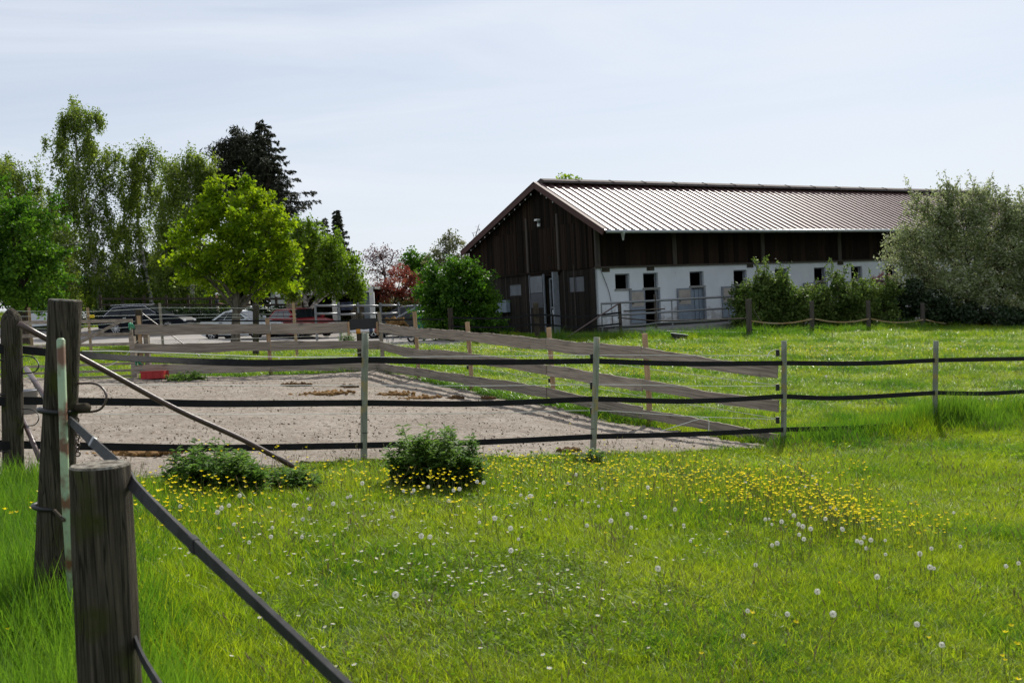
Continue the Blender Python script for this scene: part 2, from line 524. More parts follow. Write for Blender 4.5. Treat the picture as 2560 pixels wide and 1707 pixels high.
def thing(name, label, cat, loc, group=None):
    o = bpy.data.objects.new(name, None)
    o.empty_display_size = .1
    col.objects.link(o)
    o.location = loc
    return tag(o, label, cat, group)


def origin_of(o):
    p = np.zeros(3)
    while o is not None:
        p = p + np.array(o.location)
        o = o.parent
    return p


def link(name, me, mt, parent=None, loc=None, rot=None):
    o = bpy.data.objects.new(name, me)
    col.objects.link(o)
    if mt is not None and len(me.materials) == 0:
        me.materials.append(mt)
    if parent is not None:
        o.parent = parent
    if loc is not None:
        o.location = loc
    if rot is not None:
        o.rotation_euler = rot
    return o


class MB:
    def __init__(s):
        s.v, s.f = [], []

    def add(s, vs_, fs):
        k = len(s.v)
        s.v += [tuple(map(float, p)) for p in vs_]
        s.f += [tuple(i + k for i in f) for f in fs]
        return s

    def box(s, lo, hi):
        x0, y0, z0 = lo
        x1, y1, z1 = hi
        return s.add([(x0, y0, z0), (x1, y0, z0), (x1, y1, z0), (x0, y1, z0), (x0, y0, z1), (x1, y0, z1), (x1, y1, z1), (x0, y1, z1)],
                     [(0, 3, 2, 1), (4, 5, 6, 7), (0, 1, 5, 4), (1, 2, 6, 5), (2, 3, 7, 6), (3, 0, 4, 7)])

    def beam(s, p, q, w, h, upv=(0, 0, 1)):
        """bar from p to q, w wide sideways, h high"""
        p, q, u = np.array(p, float), np.array(q, float), np.array(upv, float)
        d = q - p
        d = d / (np.linalg.norm(d) + 1e-9)
        sd = np.cross(d, u)
        sd /= np.linalg.norm(sd) + 1e-9
        u2 = np.cross(sd, d)
        c = []
        for e in (p, q):
            for a, b in ((-1, -1), (1, -1), (1, 1), (-1, 1)):
                c.append(e + sd * a * w / 2 + u2 * b * h / 2)
        return s.add(c, [(0, 1, 2, 3), (7, 6, 5, 4), (0, 4, 5, 1), (1, 5, 6, 2), (2, 6, 7, 3), (3, 7, 4, 0)])

    def tube(s, path, rad, n=8, cap=True, jit=0.0):
        path = [np.array(p, float) for p in path]
        if not hasattr(rad, '__len__'):
            rad = [rad] * len(path)
        k = len(s.v)
        ref = None
        for i, p in enumerate(path):
            d = path[min(i + 1, len(path) - 1)] - path[max(i - 1, 0)]
            d = d / (np.linalg.norm(d) + 1e-9)
            if ref is None:
                ref = np.cross(d, (0, 0, 1)) if abs(d[2]) < .9 else np.cross(d, (1, 0, 0))
            ref = ref - d * np.dot(ref, d)
            ref /= np.linalg.norm(ref) + 1e-9
            o = np.cross(d, ref)
            for j in range(n):
                a = 2 * math.pi * j / n
                r = rad[i] * (1 + (random.uniform(-jit, jit) if jit else 0))
                s.v.append(tuple(p + ref * math.cos(a) * r + o * math.sin(a) * r))
        for i in range(len(path) - 1):
            for j in range(n):
                a, b = k + i * n + j, k + i * n + (j + 1) % n
                s.f.append((a, b, b + n, a + n))
        if cap:
            s.f.append(tuple(k + j for j in reversed(range(n))))
            e = k + (len(path) - 1) * n
            s.f.append(tuple(e + j for j in range(n)))
        return s

    def ribbon(s, path, w, th, upv=None):
        """flat belt along a path: w tall, th thick; upv gives the belt's upright per point"""
        path = [np.array(p, float) for p in path]
        k = len(s.v)
        for i, p in enumerate(path):
            d = path[min(i + 1, len(path) - 1)] - path[max(i - 1, 0)]
            d /= np.linalg.norm(d) + 1e-9
            u = np.array((0, 0, 1.0)) if upv is None else np.array(upv[i], float)
            sd = np.cross(d, u)
            sd /= np.linalg.norm(sd) + 1e-9
            u = np.cross(sd, d)
            for a, b in ((-1, -1), (1, -1), (1, 1), (-1, 1)):
                s.v.append(tuple(p + sd * a * th / 2 + u * b * w / 2))
        for i in range(len(path) - 1):
            for j in range(4):
                a, b = k + i * 4 + j, k + i * 4 + (j + 1) % 4
                s.f.append((a, b, b + 4, a + 4))
        s.f.append((k + 3, k + 2, k + 1, k))
        e = k + (len(path) - 1) * 4
        s.f.append((e, e + 1, e + 2, e + 3))
        return s

    def ring(s, c, r, tr, axis=(0, 0, 1), n=14, nn=6):
        ax = np.array(axis, float)
        ax /= np.linalg.norm(ax)
        a = np.cross(ax, (1, 0, 0)) if abs(ax[0]) < .9 else np.cross(ax, (0, 1, 0))
        a /= np.linalg.norm(a)
        b = np.cross(ax, a)
        k = len(s.v)
        c = np.array(c, float)
        for i in range(n):
            t = 2 * math.pi * i / n
            rd = a * math.cos(t) + b * math.sin(t)
            for j in range(nn):
                q = 2 * math.pi * j / nn
                s.v.append(tuple(c + rd * (r + tr * math.cos(q)) + ax * tr * math.sin(q)))
        for i in range(n):
            for j in range(nn):
                s.f.append((k + i * nn + j, k + ((i + 1) % n) * nn + j, k + ((i + 1) % n) * nn + (j + 1) % nn, k + i * nn + (j + 1) % nn))
        return s

    def lathe(s, c, prof, n=16):
        """prof: (radius, z) going up round a vertical axis at c"""
        k = len(s.v)
        c = np.array(c, float)
        for r, z in prof:
            for j in range(n):
                a = 2 * math.pi * j / n
                s.v.append(tuple(c + (r * math.cos(a), r * math.sin(a), z)))
        for i in range(len(prof) - 1):
            for j in range(n):
                a, b = k + i * n + j, k + i * n + (j + 1) % n
                s.f.append((a, b, b + n, a + n))
        return s

    def mesh(s, name, off=(0, 0, 0), smooth=False):
        me = bpy.data.meshes.new(name)
        o = np.array(off, float)
        me.from_pydata([tuple(np.array(p) - o) for p in s.v], [], s.f)
        if smooth:
            me.polygons.foreach_set('use_smooth', [True] * len(me.polygons))
            me.update()
        return me

    def build(s, name, mt, parent=None, smooth=False, loc=None, bevel=0.0):
        """world-space verts -> object under parent (placed so that world position is kept)"""
        off = origin_of(parent) if parent is not None else np.zeros(3)
        here = np.zeros(3)
        if loc is not None:
            here = np.array(loc, float) - off
        o = link(name, s.mesh(name, off + here, smooth), mt, parent, tuple(here))
        if bevel:
            b = o.modifiers.new('bevel', 'BEVEL')
            b.width = bevel
            b.segments = 2
            b.limit_method = 'ANGLE'
        return o


def np_mesh(name, V, Fq, mt=None, mat_idx=None, smooth=False):
    """fast mesh from arrays; Fq (n,k) all faces with k corners"""
    me = bpy.data.meshes.new(name)
    V = np.ascontiguousarray(V, dtype=np.float32)
    Fq = np.ascontiguousarray(Fq, dtype=np.int32)
    n, k = Fq.shape
    me.vertices.add(len(V))
    me.vertices.foreach_set('co', V.ravel())
    me.loops.add(n * k)
    me.loops.foreach_set('vertex_index', Fq.ravel())
    me.polygons.add(n)
    me.polygons.foreach_set('loop_start', np.arange(0, n * k, k, dtype=np.int32))
    if mat_idx is not None:
        me.polygons.foreach_set('material_index', np.asarray(mat_idx, dtype=np.int32))
    if smooth:
        me.polygons.foreach_set('use_smooth', np.ones(n, dtype=bool))
    me.update(calc_edges=True)
    if mt is not None:
        for q in (mt if isinstance(mt, (list, tuple)) else [mt]):
            me.materials.append(q)
    return me


def lerp_path(pts, n):
    """resample a polyline smoothly (Catmull-Rom)"""
    P = [np.array(p, float) for p in pts]
    P = [2 * P[0] - P[1]] + P + [2 * P[-1] - P[-2]]
    out = []
    for i in range(1, len(P) - 2):
        for j in range(n):
            t = j / n
            out.append(.5 * ((2 * P[i]) + (-P[i - 1] + P[i + 1]) * t + (2 * P[i - 1] - 5 * P[i] + 4 * P[i + 1] - P[i + 2]) * t * t + (-P[i - 1] + 3 * P[i] - 3 * P[i + 1] + P[i + 2]) * t ** 3))
    out.append(P[-2])
    return out


def smooth_noise(x, y, seed=0):
    """cheap value field -1..1 from a few sines"""
    r = np.random.default_rng(seed)
    z = np.zeros_like(x, dtype=float)
    for k in range(7):
        a, f, p = r.uniform(0, 6.28), r.uniform(.6, 1.6) * 1.5 ** (k / 2), r.uniform(0, 6.28)
        z += np.sin((x * math.cos(a) + y * math.sin(a)) * f + p) / (1 + k * .5)
    return z / 3.2

# ================================================================== SETTING
SAND = [(-4.9, 7.7), (-3.3, 8.5), (-1.8, 10.5), (.9, 12.15), (3.55, 13.8), (2.0, 16.2), (.55, 18.5), (-1.05, 21.0), (-3.3, 24.5), (-5.8, 24.05),
        (-8.9, 24.0), (-14, 24.2), (-17, 20), (-9, 10.5), (-7, 9)]
ROAD = [(-60, 47), (-30, 42), (-16.4, 39.2), (-8.4, 37.6), (-4.5, 37.6), (-2.4, 38.6), (-1.2, 41), (-2.2, 46), (-4.2, 52), (-6, 56), (-12, 57.5), (-20, 59.6), (-34, 62), (-60, 66)]
BARN_C = np.array([3.70, 43.0, .12])
BA = np.array([.8596, .5109, 0])
BB = np.array([-.5109, .8596, 0])


def BW(s, t, z):
    """barn coordinates: s along the long wall, t across the gable, z above its base"""
    return BARN_C + BA * s + BB * t + np.array([0, 0, z])


BARN_PLAN = [tuple(BW(s, t, 0)[:2]) for s, t in ((-.1, -.1), (31.1, -.1), (31.1, 11.3), (-.1, 11.3))]
APRON_PLAN = [tuple(BW(s, t, 0)[:2]) for s, t in ((.4, -2.6), (24, -2.6), (24, -.05), (.4, -.05))]

# ground: one sheet to the horizon
xs = np.concatenate([[-1800, -700, -300, -150, -90], np.arange(-60, 72, .7), [90, 150, 300, 700, 1800]])
ys = np.concatenate([[-1500, -400, -100, -30], np.arange(-8, 24, .45), np.arange(24, 112, .9), [130, 180, 300, 700, 2200]])
X, Y = np.meshgrid(xs, ys)
Z = gz(X, Y).reshape(X.shape) + .012 * smooth_noise(X * 1.3, Y * 1.3, 3) - .01
# sink the ground under sand and yard sheets a little
for poly in (SAND, ROAD):
    Z = np.where(inside(poly, X, Y), Z - .05, Z)
nx, ny = len(xs), len(ys)
idx = np.arange(nx * ny).reshape(ny, nx)
Fq = np.stack([idx[:-1, :-1], idx[:-1, 1:], idx[1:, 1:], idx[1:, :-1]], -1).reshape(-1, 4)
ground = link('ground', np_mesh('ground', np.stack([X, Y, Z], -1).reshape(-1, 3), Fq, M['soil'], smooth=True), None)
tag(ground, 'rough green meadow ground sloping gently down to the right', None, kind='structure')


def sheet(name, poly, step, dz, mt, label, amp=0.0, seed=1, wob=.25):
    P = np.array(poly)
    x0, y0 = np.maximum(P.min(0), (-62, -5))
    x1, y1 = P.max(0)
    xs_ = np.arange(x0 - .5, x1 + .5, step)
    ys_ = np.arange(y0 - .5, y1 + .5, step)
    X_, Y_ = np.meshgrid(xs_, ys_)
    Z_ = gz(X_, Y_).reshape(X_.shape) + dz
    if amp:
        Z_ = Z_ + amp * (smooth_noise(X_ * 2.2, Y_ * 2.2, seed) * .6 + smooth_noise(X_ * 9, Y_ * 9, seed + 1) * .35 + rng.normal(0, .18, X_.shape))
    xc = X_[:-1, :-1] + step / 2
    yc = Y_[:-1, :-1] + step / 2
    keep = inside(poly, xc + wob * smooth_noise(xc * 1.5, yc * 1.5, 5), yc + wob * smooth_noise(xc * 1.5, yc * 1.5, 6))
    nx_ = len(xs_)
    id_ = np.arange(X_.size).reshape(X_.shape)
    F_ = np.stack([id_[:-1, :-1], id_[:-1, 1:], id_[1:, 1:], id_[1:, :-1]], -1)[keep]
    used = np.unique(F_)
    rm = np.full(X_.size, -1)
    rm[used] = np.arange(len(used))
    V_ = np.stack([X_, Y_, Z_], -1).reshape(-1, 3)[used]
    o = link(name, np_mesh(name, V_, rm[F_], mt, smooth=True), None)
    return tag(o, label, kind='structure')


sheet('paddock_sand', SAND, .11, .03, M['sand'], 'bare trampled sand of the fenced riding paddock', amp=.034)
sheet('yard_road', ROAD, .7, .035, M['road'], 'pale gravel yard and drive behind the paddock', wob=.15)

# ------------------------------------------------------------------ barn
barn = thing('barn', 'long stable barn with dark plank gable, whitewashed wall and brown metal roof', 'barn', tuple(BARN_C))
BROT = (0, 0, math.atan2(BA[1], BA[0]))


def bbox_part(name, mt, s0, s1, t0, t1, z0, z1, parent=barn, bevel=0.0):
    b = MB()
    c = [BW(s, t, z) for z in (z0, z1) for s, t in ((s0, t0), (s1, t0), (s1, t1), (s0, t1))]
    b.add(c, [(0, 3, 2, 1), (4, 5, 6, 7), (0, 1, 5, 4), (1, 2, 6, 5), (2, 3, 7, 6), (3, 0, 4, 7)])
    return b.build(name, mt, parent, bevel=bevel)


RIDGE_T, RIDGE_Z = 3.75, 6.93
EAVE_R, EAVE_RZ = -1.40, 4.36
EAVE_L, EAVE_LZ = 11.15, 4.30


def roof_z(t):
    if t < RIDGE_T:
        return EAVE_RZ + (RIDGE_Z - EAVE_RZ) * (t - EAVE_R) / (RIDGE_T - EAVE_R)
    return RIDGE_Z + (EAVE_LZ - RIDGE_Z) * (t - RIDGE_T) / (EAVE_L - RIDGE_T)


# whitewashed long wall with real window and door openings
wins = [(1.04, 1.83)] + [(2.58 + 2.68 * k, 3.42 + 2.68 * k) for k in range(10)]
doors = [(2.62 + 2.68 * k, 3.42 + 2.68 * k) for k in range(10)]
holes = [(a, b, 1.95, 2.60) for a, b in wins] + [(a, b, .34, 1.85) for a, b in doors]
S_ = sorted({0, 31} | {v for h in holes for v in h[:2]})
Z_c = [.34, 1.85, 1.95, 2.60, 2.92]
wl = MB()
hole = lambda s, z: any(h[0] < s < h[1] and h[2] < z < h[3] for h in holes)
for i in range(len(S_) - 1):
    for j in range(4):
        s0, s1, z0, z1 = S_[i], S_[i + 1], Z_c[j], Z_c[j + 1]
        sc_, zc_ = (s0 + s1) / 2, (z0 + z1) / 2
        if not hole(sc_, zc_):
            wl.add([BW(s0, 0, z0), BW(s1, 0, z0), BW(s1, 0, z1), BW(s0, 0, z1)], [(0, 1, 2, 3)])
            wl.add([BW(s0, .28, z0), BW(s1, .28, z0), BW(s1, .28, z1), BW(s0, .28, z1)], [(3, 2, 1, 0)])
for a, b, z0, z1 in holes:
    wl.add([BW(a, 0, z0), BW(a, .28, z0), BW(a, .28, z1), BW(a, 0, z1)], [(0, 1, 2, 3)])
    wl.add([BW(b, 0, z0), BW(b, .28, z0), BW(b, .28, z1), BW(b, 0, z1)], [(3, 2, 1, 0)])
    wl.add([BW(a, 0, z0), BW(b, 0, z0), BW(b, .28, z0), BW(a, .28, z0)], [(0, 1, 2, 3)])
    wl.add([BW(a, 0, z1), BW(b, 0, z1), BW(b, .28, z1), BW(a, .28, z1)], [(3, 2, 1, 0)])
wl.add([BW(0, 0, .34), BW(0, .28, .34), BW(0, .28, 2.92), BW(0, 0, 2.92)], [(3, 2, 1, 0)])
wl.build('wall', M['whitewash'], barn)['label'] = 'whitewashed masonry wall with small square window openings'
bbox_part('plinth', M['plinth'], -.02, 31, -.03, .3, -.6, .34)
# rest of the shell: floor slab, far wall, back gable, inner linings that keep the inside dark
bbox_part('floor', M['concrete'], .2, 30.8, .3, 11.0, -.4, .05)
bbox_part('back_wall', M['plank_grey'], 0, 31, 10.9, 11.1, -.6, 4.2)
bk = MB()
prof = [(0, -.6), (11.1, -.6), (11.1, 4.2), (RIDGE_T, 6.8), (0, roof_z(0) - .1)]
for s in (30.75, 31.0):
    bk.add([BW(s, t, z) for t, z in prof], [(0, 1, 2, 3, 4) if s > 30.9 else (4, 3, 2, 1, 0)])
bk.build('rear_gable', M['plank_grey'], barn)
# gable lining behind the planks with the door opening
gl = MB()
DO0, DO1, DOZ = 2.82, 3.82, 2.72
for pts in ([(0, -.5), (DO0, -.5), (DO0, roof_z(DO0) - .12), (0, roof_z(0) - .12)], [(DO1, -.5), (11.05, -.5), (11.05, roof_z(11.05) - .1), (DO1, roof_z(DO1) - .12)],
            [(DO0, DOZ), (DO1, DOZ), (DO1, roof_z(DO1) - .12), (RIDGE_T, RIDGE_Z - .12), (DO0, roof_z(DO0) - .12)]):
    n = len(pts)
    gl.add([BW(.0, t, z) for t, z in pts] + [BW(.12, t, z) for t, z in pts],
           [tuple(range(n - 1, -1, -1)), tuple(range(n, 2 * n))] + [(i, (i + 1) % n, n + (i + 1) % n, n + i) for i in range(n)])
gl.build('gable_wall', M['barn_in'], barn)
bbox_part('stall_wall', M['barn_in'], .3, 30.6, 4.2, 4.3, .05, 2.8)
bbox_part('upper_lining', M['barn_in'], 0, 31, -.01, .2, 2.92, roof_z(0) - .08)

# planks: unit plank meshes shared by many
plank_me = {}
for k in ('plank', 'plank_grey'):
    b = MB().box((-.5, -.5, 0), (.5, .5, 1))
    plank_me[k] = b.mesh('plank')
    plank_me[k].materials.append(M[k])


def plank(s, t, z0, z1, w, th, gable, kind):
    o = link('plank', plank_me[kind], None, barn)
    p = BW(s, t, z0) - BARN_C
    o.location = tuple(p)
    o.rotation_euler = (random.uniform(-.002, .002), 0, BROT[2] + (math.pi / 2 if gable else 0))
    o.scale = (w, th, z1 - z0)
    return o


t = 0.02
while t < 11.02:
    w = random.uniform(.115, .20)
    w = min(w, 11.06 - t)
    tc_ = t + w / 2
    top = min(roof_z(t), roof_z(t + w)) - .10
    pr = random.uniform(.035, .06)
    z_split = 4.98 + random.uniform(-.02, .02)
    lowtop = 2.90 if not (2.75 < tc_ < 5.1) else 2.98
    if top > z_split + .1:
        plank(-.035 - pr / 2, tc_, lowtop, z_split, w - .012, pr, True, 'plank')
        plank(-.035 - pr / 2 - .018, tc_, z_split - .05, top, w - .012, pr, True, 'plank')
    else:
        plank(-.035 - pr / 2, tc_, lowtop, top, w - .012, pr, True, 'plank')
    if tc_ < 2.75 or tc_ > 5.12:
        winhit = (6.02 < tc_ < 7.2, .81 < tc_ < 1.99)
        segs = [(-.15, 2.86)]
        if winhit[0]:
            segs = [(-.15, 1.86), (2.5, 2.86)]
        elif winhit[1]:
            segs = [(-.15, 1.88), (2.6, 2.86)]
        for z0, z1 in segs:
            plank(-.02 - pr / 2, tc_, z0, z1, w - .01, pr * .8, True, 'plank_grey')
    t += w
s = .02
while s < 30.98:
    w = min(random.uniform(.26, .34), 31.0 - s)
    plank(s + w / 2, -.05, 2.94, roof_z(-.05) - .12, w - .01, random.uniform(.03, .05), False, 'plank')
    s += w
for s in (.1, 4.34, 9.77, 15.07, 20.4, 25.7, 30.85):
    bbox_part('beam', M['beam'], s - .11, s + .11, -.13, -.02, 2.93, roof_z(-.1) - .1)
bbox_part('sill_beam', M['beam'], -.05, 31, -.10, .0, 2.86, 2.935)
for t in (5.24, 2.62):
    bbox_part('beam', M['beam'], -.14, -.075, t - .07, t + .07, 2.9, roof_z(t) - .9)
bbox_part('door_track', M['plank'], -.16, -.08, 2.5, 8.6, 2.86, 2.95)
bbox_part('lintel', M['plank'], -.13, -.0, 2.62, 5.2, 2.72, 2.90)
for s in (.55, 3.0, 9.0, 15.2, 20.6):
    bbox_part('vent_block', M['log'], s - .2, s + .2, -.035, .02, 2.70, 2.86)
# window frames (inside the openings)
for a, b in wins:
    fr = MB()
    for (s0, s1, z0, z1) in ((a, b, 2.55, 2.6), (b - .06, b, 1.95, 2.55), (a, a + .03, 1.95, 2.55)):
        c = [BW(s_, t_, z_) for z_ in (z0, z1) for s_, t_ in ((s0, .1), (s1, .1), (s1, .16), (s0, .16))]
        fr.add(c, [(0, 3, 2, 1), (4, 5, 6, 7), (0, 1, 5, 4), (1, 2, 6, 5), (2, 3, 7, 6), (3, 0, 4, 7)])
    w_ = fr.build('window', M['frame_grey'], barn)
    bbox_part('sill', M['concrete'], a - .05, b + .06, -.05, .12, 1.87, 1.948, w_)
# stable doors: leaf folded open against the wall left of its opening
for k, (a, b) in enumerate(doors):
    d = bbox_part('stable_door', M['frame_grey'], a - .86, a - .03, -.075, -.015, .40, 1.86, bevel=.006)
    bbox_part('upper_panel', M['panel_beige'], a - .78, a - .11, -.082, -.07, 1.14, 1.78, d)
    bbox_part('lower_panel', M['panel_blue'], a - .80, a - .09, -.082, -.07, .46, 1.06, d)
    h = MB().ring(BW(a - .74, -.10, 1.28), .035, .01, BB)
    h.build('latch', M['black'], d)
    bbox_part('door_post', M['frame_grey'], b - .04, b + .06, -.03, .1, .36, 1.85)
    if k % 3 == 1:
        for q in range(3):
            bbox_part('curtain_strip', M['panel_blue'], a + .03 + q * .26, a + .26 + q * .26, .10, .115, .42, 1.80)
# gable fittings
wp = bbox_part('window', M['pane'], -.025, -.01, 6.06, 7.16, 1.92, 2.46)
fr = MB()
for (t0, t1, z0, z1) in ((6.0, 7.22, 2.44, 2.50), (6.0, 7.22, 1.86, 1.92), (6.0, 6.06, 1.92, 2.44), (7.16, 7.22, 1.92, 2.44)):
    c = [BW(s_, t_, z_) for z_ in (z0, z1) for s_, t_ in ((-.06, t0), (0, t0), (0, t1), (-.06, t1))]
    fr.add(c, [(0, 3, 2, 1), (4, 5, 6, 7), (0, 1, 5, 4), (1, 2, 6, 5), (2, 3, 7, 6), (3, 0, 4, 7)])
fr.build('frame', M['plank_grey'], wp)
wp = bbox_part('window', M['pane_dark'], -.03, -.012, .84, 1.96, 1.92, 2.56)
bbox_part('frame', M['plank_grey'], -.05, -.01, .80, 2.0, 1.86, 1.915, wp)
bbox_part('meter_cabinet', M['panel_blue'], -.30, -.075, 7.12, 8.2, 1.12, 1.72, bevel=.01)
sd = bbox_part('sliding_door', M['plank_grey'], -.20, -.15, 3.86, 5.03, .0, 2.80)
bbox_part('upper_panel', M['pane'], -.207, -.195, 3.93, 4.97, 1.98, 2.74, sd)
bbox_part('middle_panel', M['pane_dark'], -.207, -.195, 3.93, 4.97, 1.28, 1.95, sd)
bbox_part('edge_trim', M['frame_grey'], -.215, -.14, 3.80, 3.86, .0, 2.82, sd)
bbox_part('edge_trim', M['frame_grey'], -.215, -.14, 5.03, 5.07, .0, 2.82, sd)
bbox_part('sliding_door_edge', M['frame_grey'], -.40, -.10, 2.70, 2.80, -.05, 2.86)
ind = bbox_part('inner_door', M['barn_in'], .02, .06, 2.86, 3.66, .0, 1.22)
for (t0, t1, z0, z1) in ((3.60, 3.68, 0, 2.62), (2.84, 2.90, 0, 2.62), (2.9, 3.6, 1.22, 1.30), (2.9, 3.6, 2.55, 2.62)):
    bbox_part('rail', M['frame_grey'], .01, .07, t0, t1, z0, z1, ind)
bbox_part('notice', M['paper_daylight'], .004, .012, 3.28, 3.48, .90, 1.16, ind)
bbox_part('notice', M['paper_daylight'], .004, .012, 2.98, 3.18, .92, 1.18, ind)
bbox_part('daylight_pane', M['paper_daylight'], .20, .21, 3.08, 3.60, 1.93, 2.30, ind)  # added white panel: its colour stands for daylight in a window across the barn
for t in (1.5, 2.3, 5.6, 7.45):
    bbox_part('conduit', M['beam'], -.085, -.06, t - .02, t + .02, .3, 2.88 if t > 3 else 3.1)
lamp = bbox_part('floodlight', M['white_paint'], -.34, -.16, 3.92, 4.16, 5.28, 5.36, bevel=.01)
bbox_part('bracket', M['galv'], -.22, -.08, 4.0, 4.06, 5.10, 5.30, lamp)
bbox_part('sensor', M['white_paint'], -.24, -.14, 3.96, 4.06, 5.02, 5.14, lamp)

# roof: standing-seam style sheets, three ribs each, shared meshes
S0, S1 = -.5, 31.2


def roof_sheet_mesh(t_e, z_e, width, name):
    prof_ = []
    x = 0.0
    while x < width - .01:
        prof_ += [(x, 0), (x + .29, 0), (x + .315, .055), (x + .385, .055), (x + .41, 0)]
        x += .42
    prof_ = [p for p in prof_ if p[0] <= width + 1e-6] + [(width, 0)]
    dt, dz = t_e - RIDGE_T, z_e - RIDGE_Z
    L = math.hypot(dt, dz)
    nt, nz = -dz / L * (1 if dt > 0 else -1), abs(dt) / L
    V_, F_ = [], []
    for q in (0, 1):
        for x, h in prof_:
            tt, zz = dt * q, dz * q
            hh = h + .012
            p = BA * x + BB * (tt + (nt * hh if dt > 0 else -abs(nt) * hh)) + np.array([0, 0, zz + nz * hh])
            V_.append(tuple(p))
    n = len(prof_)
    F_ = [(i, i + 1, n + i + 1, n + i) if dt > 0 else (i, n + i, n + i + 1, i + 1) for i in range(n - 1)]
    me = bpy.data.meshes.new(name)
    me.from_pydata(V_, [], F_)
    me.materials.append(M['roof'])
    return me


PW = 1.26
me_r = roof_sheet_mesh(EAVE_R, EAVE_RZ, PW, 'roof_sheet')
me_l = roof_sheet_mesh(EAVE_L, EAVE_LZ, PW, 'roof_sheet')
k = 0
while S0 + k * PW < S1 - .1:
    for me in (me_r, me_l):
        o = link('roof_sheet', me, None, barn)
        o.location = tuple(BW(S0 + k * PW, RIDGE_T, RIDGE_Z) - BARN_C + np.array([0, 0, random.uniform(0, .002)]))
    k += 1
S1 = S0 + k * PW
# boarding under the sheets
for te, ze in ((EAVE_R, EAVE_RZ), (EAVE_L, EAVE_LZ)):
    b = MB()
    c = []
    for dz in (-.09, -.006):
        for s in (S0 + .05, S1 - .05):
            c += [BW(s, RIDGE_T, RIDGE_Z + dz), BW(s, te + (.06 if te < 0 else -.06), ze + dz + .03)]
    b.add(c, [(0, 1, 3, 2), (4, 6, 7, 5), (0, 4, 5, 1), (2, 3, 7, 6), (1, 5, 7, 3), (0, 2, 6, 4)])
    b.build('roof_boarding', M['plank'], barn)
for te, ze in ((EAVE_R, EAVE_RZ), (EAVE_L, EAVE_LZ)):
    for s in (S0, S1):
        b = MB()
        b.beam(BW(s, RIDGE_T, RIDGE_Z - .06), BW(s, te, ze - .06), .05, .26)
        b.build('verge_board', M['fascia'], barn)
        b = MB()
        sg = .05 if s == S0 else -.05
        b.beam(BW(s + sg, RIDGE_T, RIDGE_Z + .085), BW(s + sg, te, ze + .085), .19, .03)
        b.build('verge_flashing', M['fascia'], barn)
# raised ridge cap in lengths
s = S0 + .35
while s < S1 - .2:
    e = min(s + 1.95, S1 - .1)
    b = MB()
    c = []
    for q in (s, e):
        c += [BW(q, RIDGE_T - .38, RIDGE_Z + .03), BW(q, RIDGE_T - .30, RIDGE_Z + .14), BW(q, RIDGE_T, RIDGE_Z + .26), BW(q, RIDGE_T + .30, RIDGE_Z + .16), BW(q, RIDGE_T + .38, RIDGE_Z + .05)]
    b.add(c, [(0, 1, 6, 5), (1, 2, 7, 6), (2, 3, 8, 7), (3, 4, 9, 8), (0, 4, 3, 2, 1), (5, 6, 7, 8, 9)])
    b.build('ridge_cap', M['ridge'], barn)
    b = MB()
    c = []
    for q in (e - .02, e + .06):
        c += [BW(q, RIDGE_T - .40, RIDGE_Z + .02), BW(q, RIDGE_T - .31, RIDGE_Z + .165), BW(q, RIDGE_T, RIDGE_Z + .285), BW(q, RIDGE_T + .31, RIDGE_Z + .185), BW(q, RIDGE_T + .40, RIDGE_Z + .05)]
    b.add(c, [(0, 1, 6, 5), (1, 2, 7, 6), (2, 3, 8, 7), (3, 4, 9, 8), (0, 4, 3, 2, 1), (5, 6, 7, 8, 9)])
    b.build('ridge_strap', M['ridge'], barn)
    s = e
b = MB()
b.tube([BW(S0 + .1, EAVE_R - .09, EAVE_RZ - .05), BW(S1, EAVE_R - .09, EAVE_RZ - .09)], .075, 10)
gt = b.build('gutter', M['gutter'], barn, smooth=True)
b = MB()
b.lathe(BW(.45, EAVE_R - .07, EAVE_RZ - .42), [(.035, 0), (.05, .12), (.10, .30), (.10, .34)], 10)
b.build('hopper', M['gutter'], gt)
b = MB()
b.tube(lerp_path([BW(.05, -.16, 4.2), BW(.07, -.15, 3.2), BW(.25, -.06, 2.8), BW(.6, -.04, 2.0), BW(.75, -.03, 1.4), BW(.8, -.02, .4)], 5), .012, 5)
b.build('cable', M['black'], barn)
# string of lights along the verge
sl = thing('string_lights', 'string of small pale bulbs under the left roof edge of the gable', 'string lights', tuple(BW(-.3, 10.6, 4.1)))
pts = []
for i in range(14):
    tt = 10.7 - i * .50
    z = roof_z(tt) - .22
    pts.append(BW(-.42, tt, z))
    if i < 13:
        pts.append(BW(-.42, tt - .25, roof_z(tt - .25) - .30))
b = MB()
b.tube(lerp_path(pts, 3), .011, 5)
b.build('cable', M['black'], sl)
bm_ = MB().lathe((0, 0, 0), [(.0, -.09), (.022, -.075), (.028, -.045), (.018, -.01), (.012, .0)], 8).mesh('bulb', smooth=True)
bm_.materials.append(M['bulb'])
for p in pts[::2]:
    o = link('bulb', bm_, None, sl, tuple(p - origin_of(sl)))
for tt in (3.35, 2.9, 2.4):
    o = link('bulb', bm_, None, sl, tuple(BW(-.42, tt, roof_z(tt) - .25) - origin_of(sl)))
# concrete apron before the stable doors
ap = MB()
c = [BW(s, t, z) for z in (-.6, .22) for s, t in ((.5, -2.5), (24, -2.5), (24, -.04), (.5, -.04))]
ap.add(c, [(0, 3, 2, 1), (4, 5, 6, 7), (0, 1, 5, 4), (1, 2, 6, 5), (2, 3, 7, 6), (3, 0, 4, 7)])
tag(ap.build('apron_pavement', M['concrete'], None), 'low concrete apron in front of the stable doors', kind='structure')

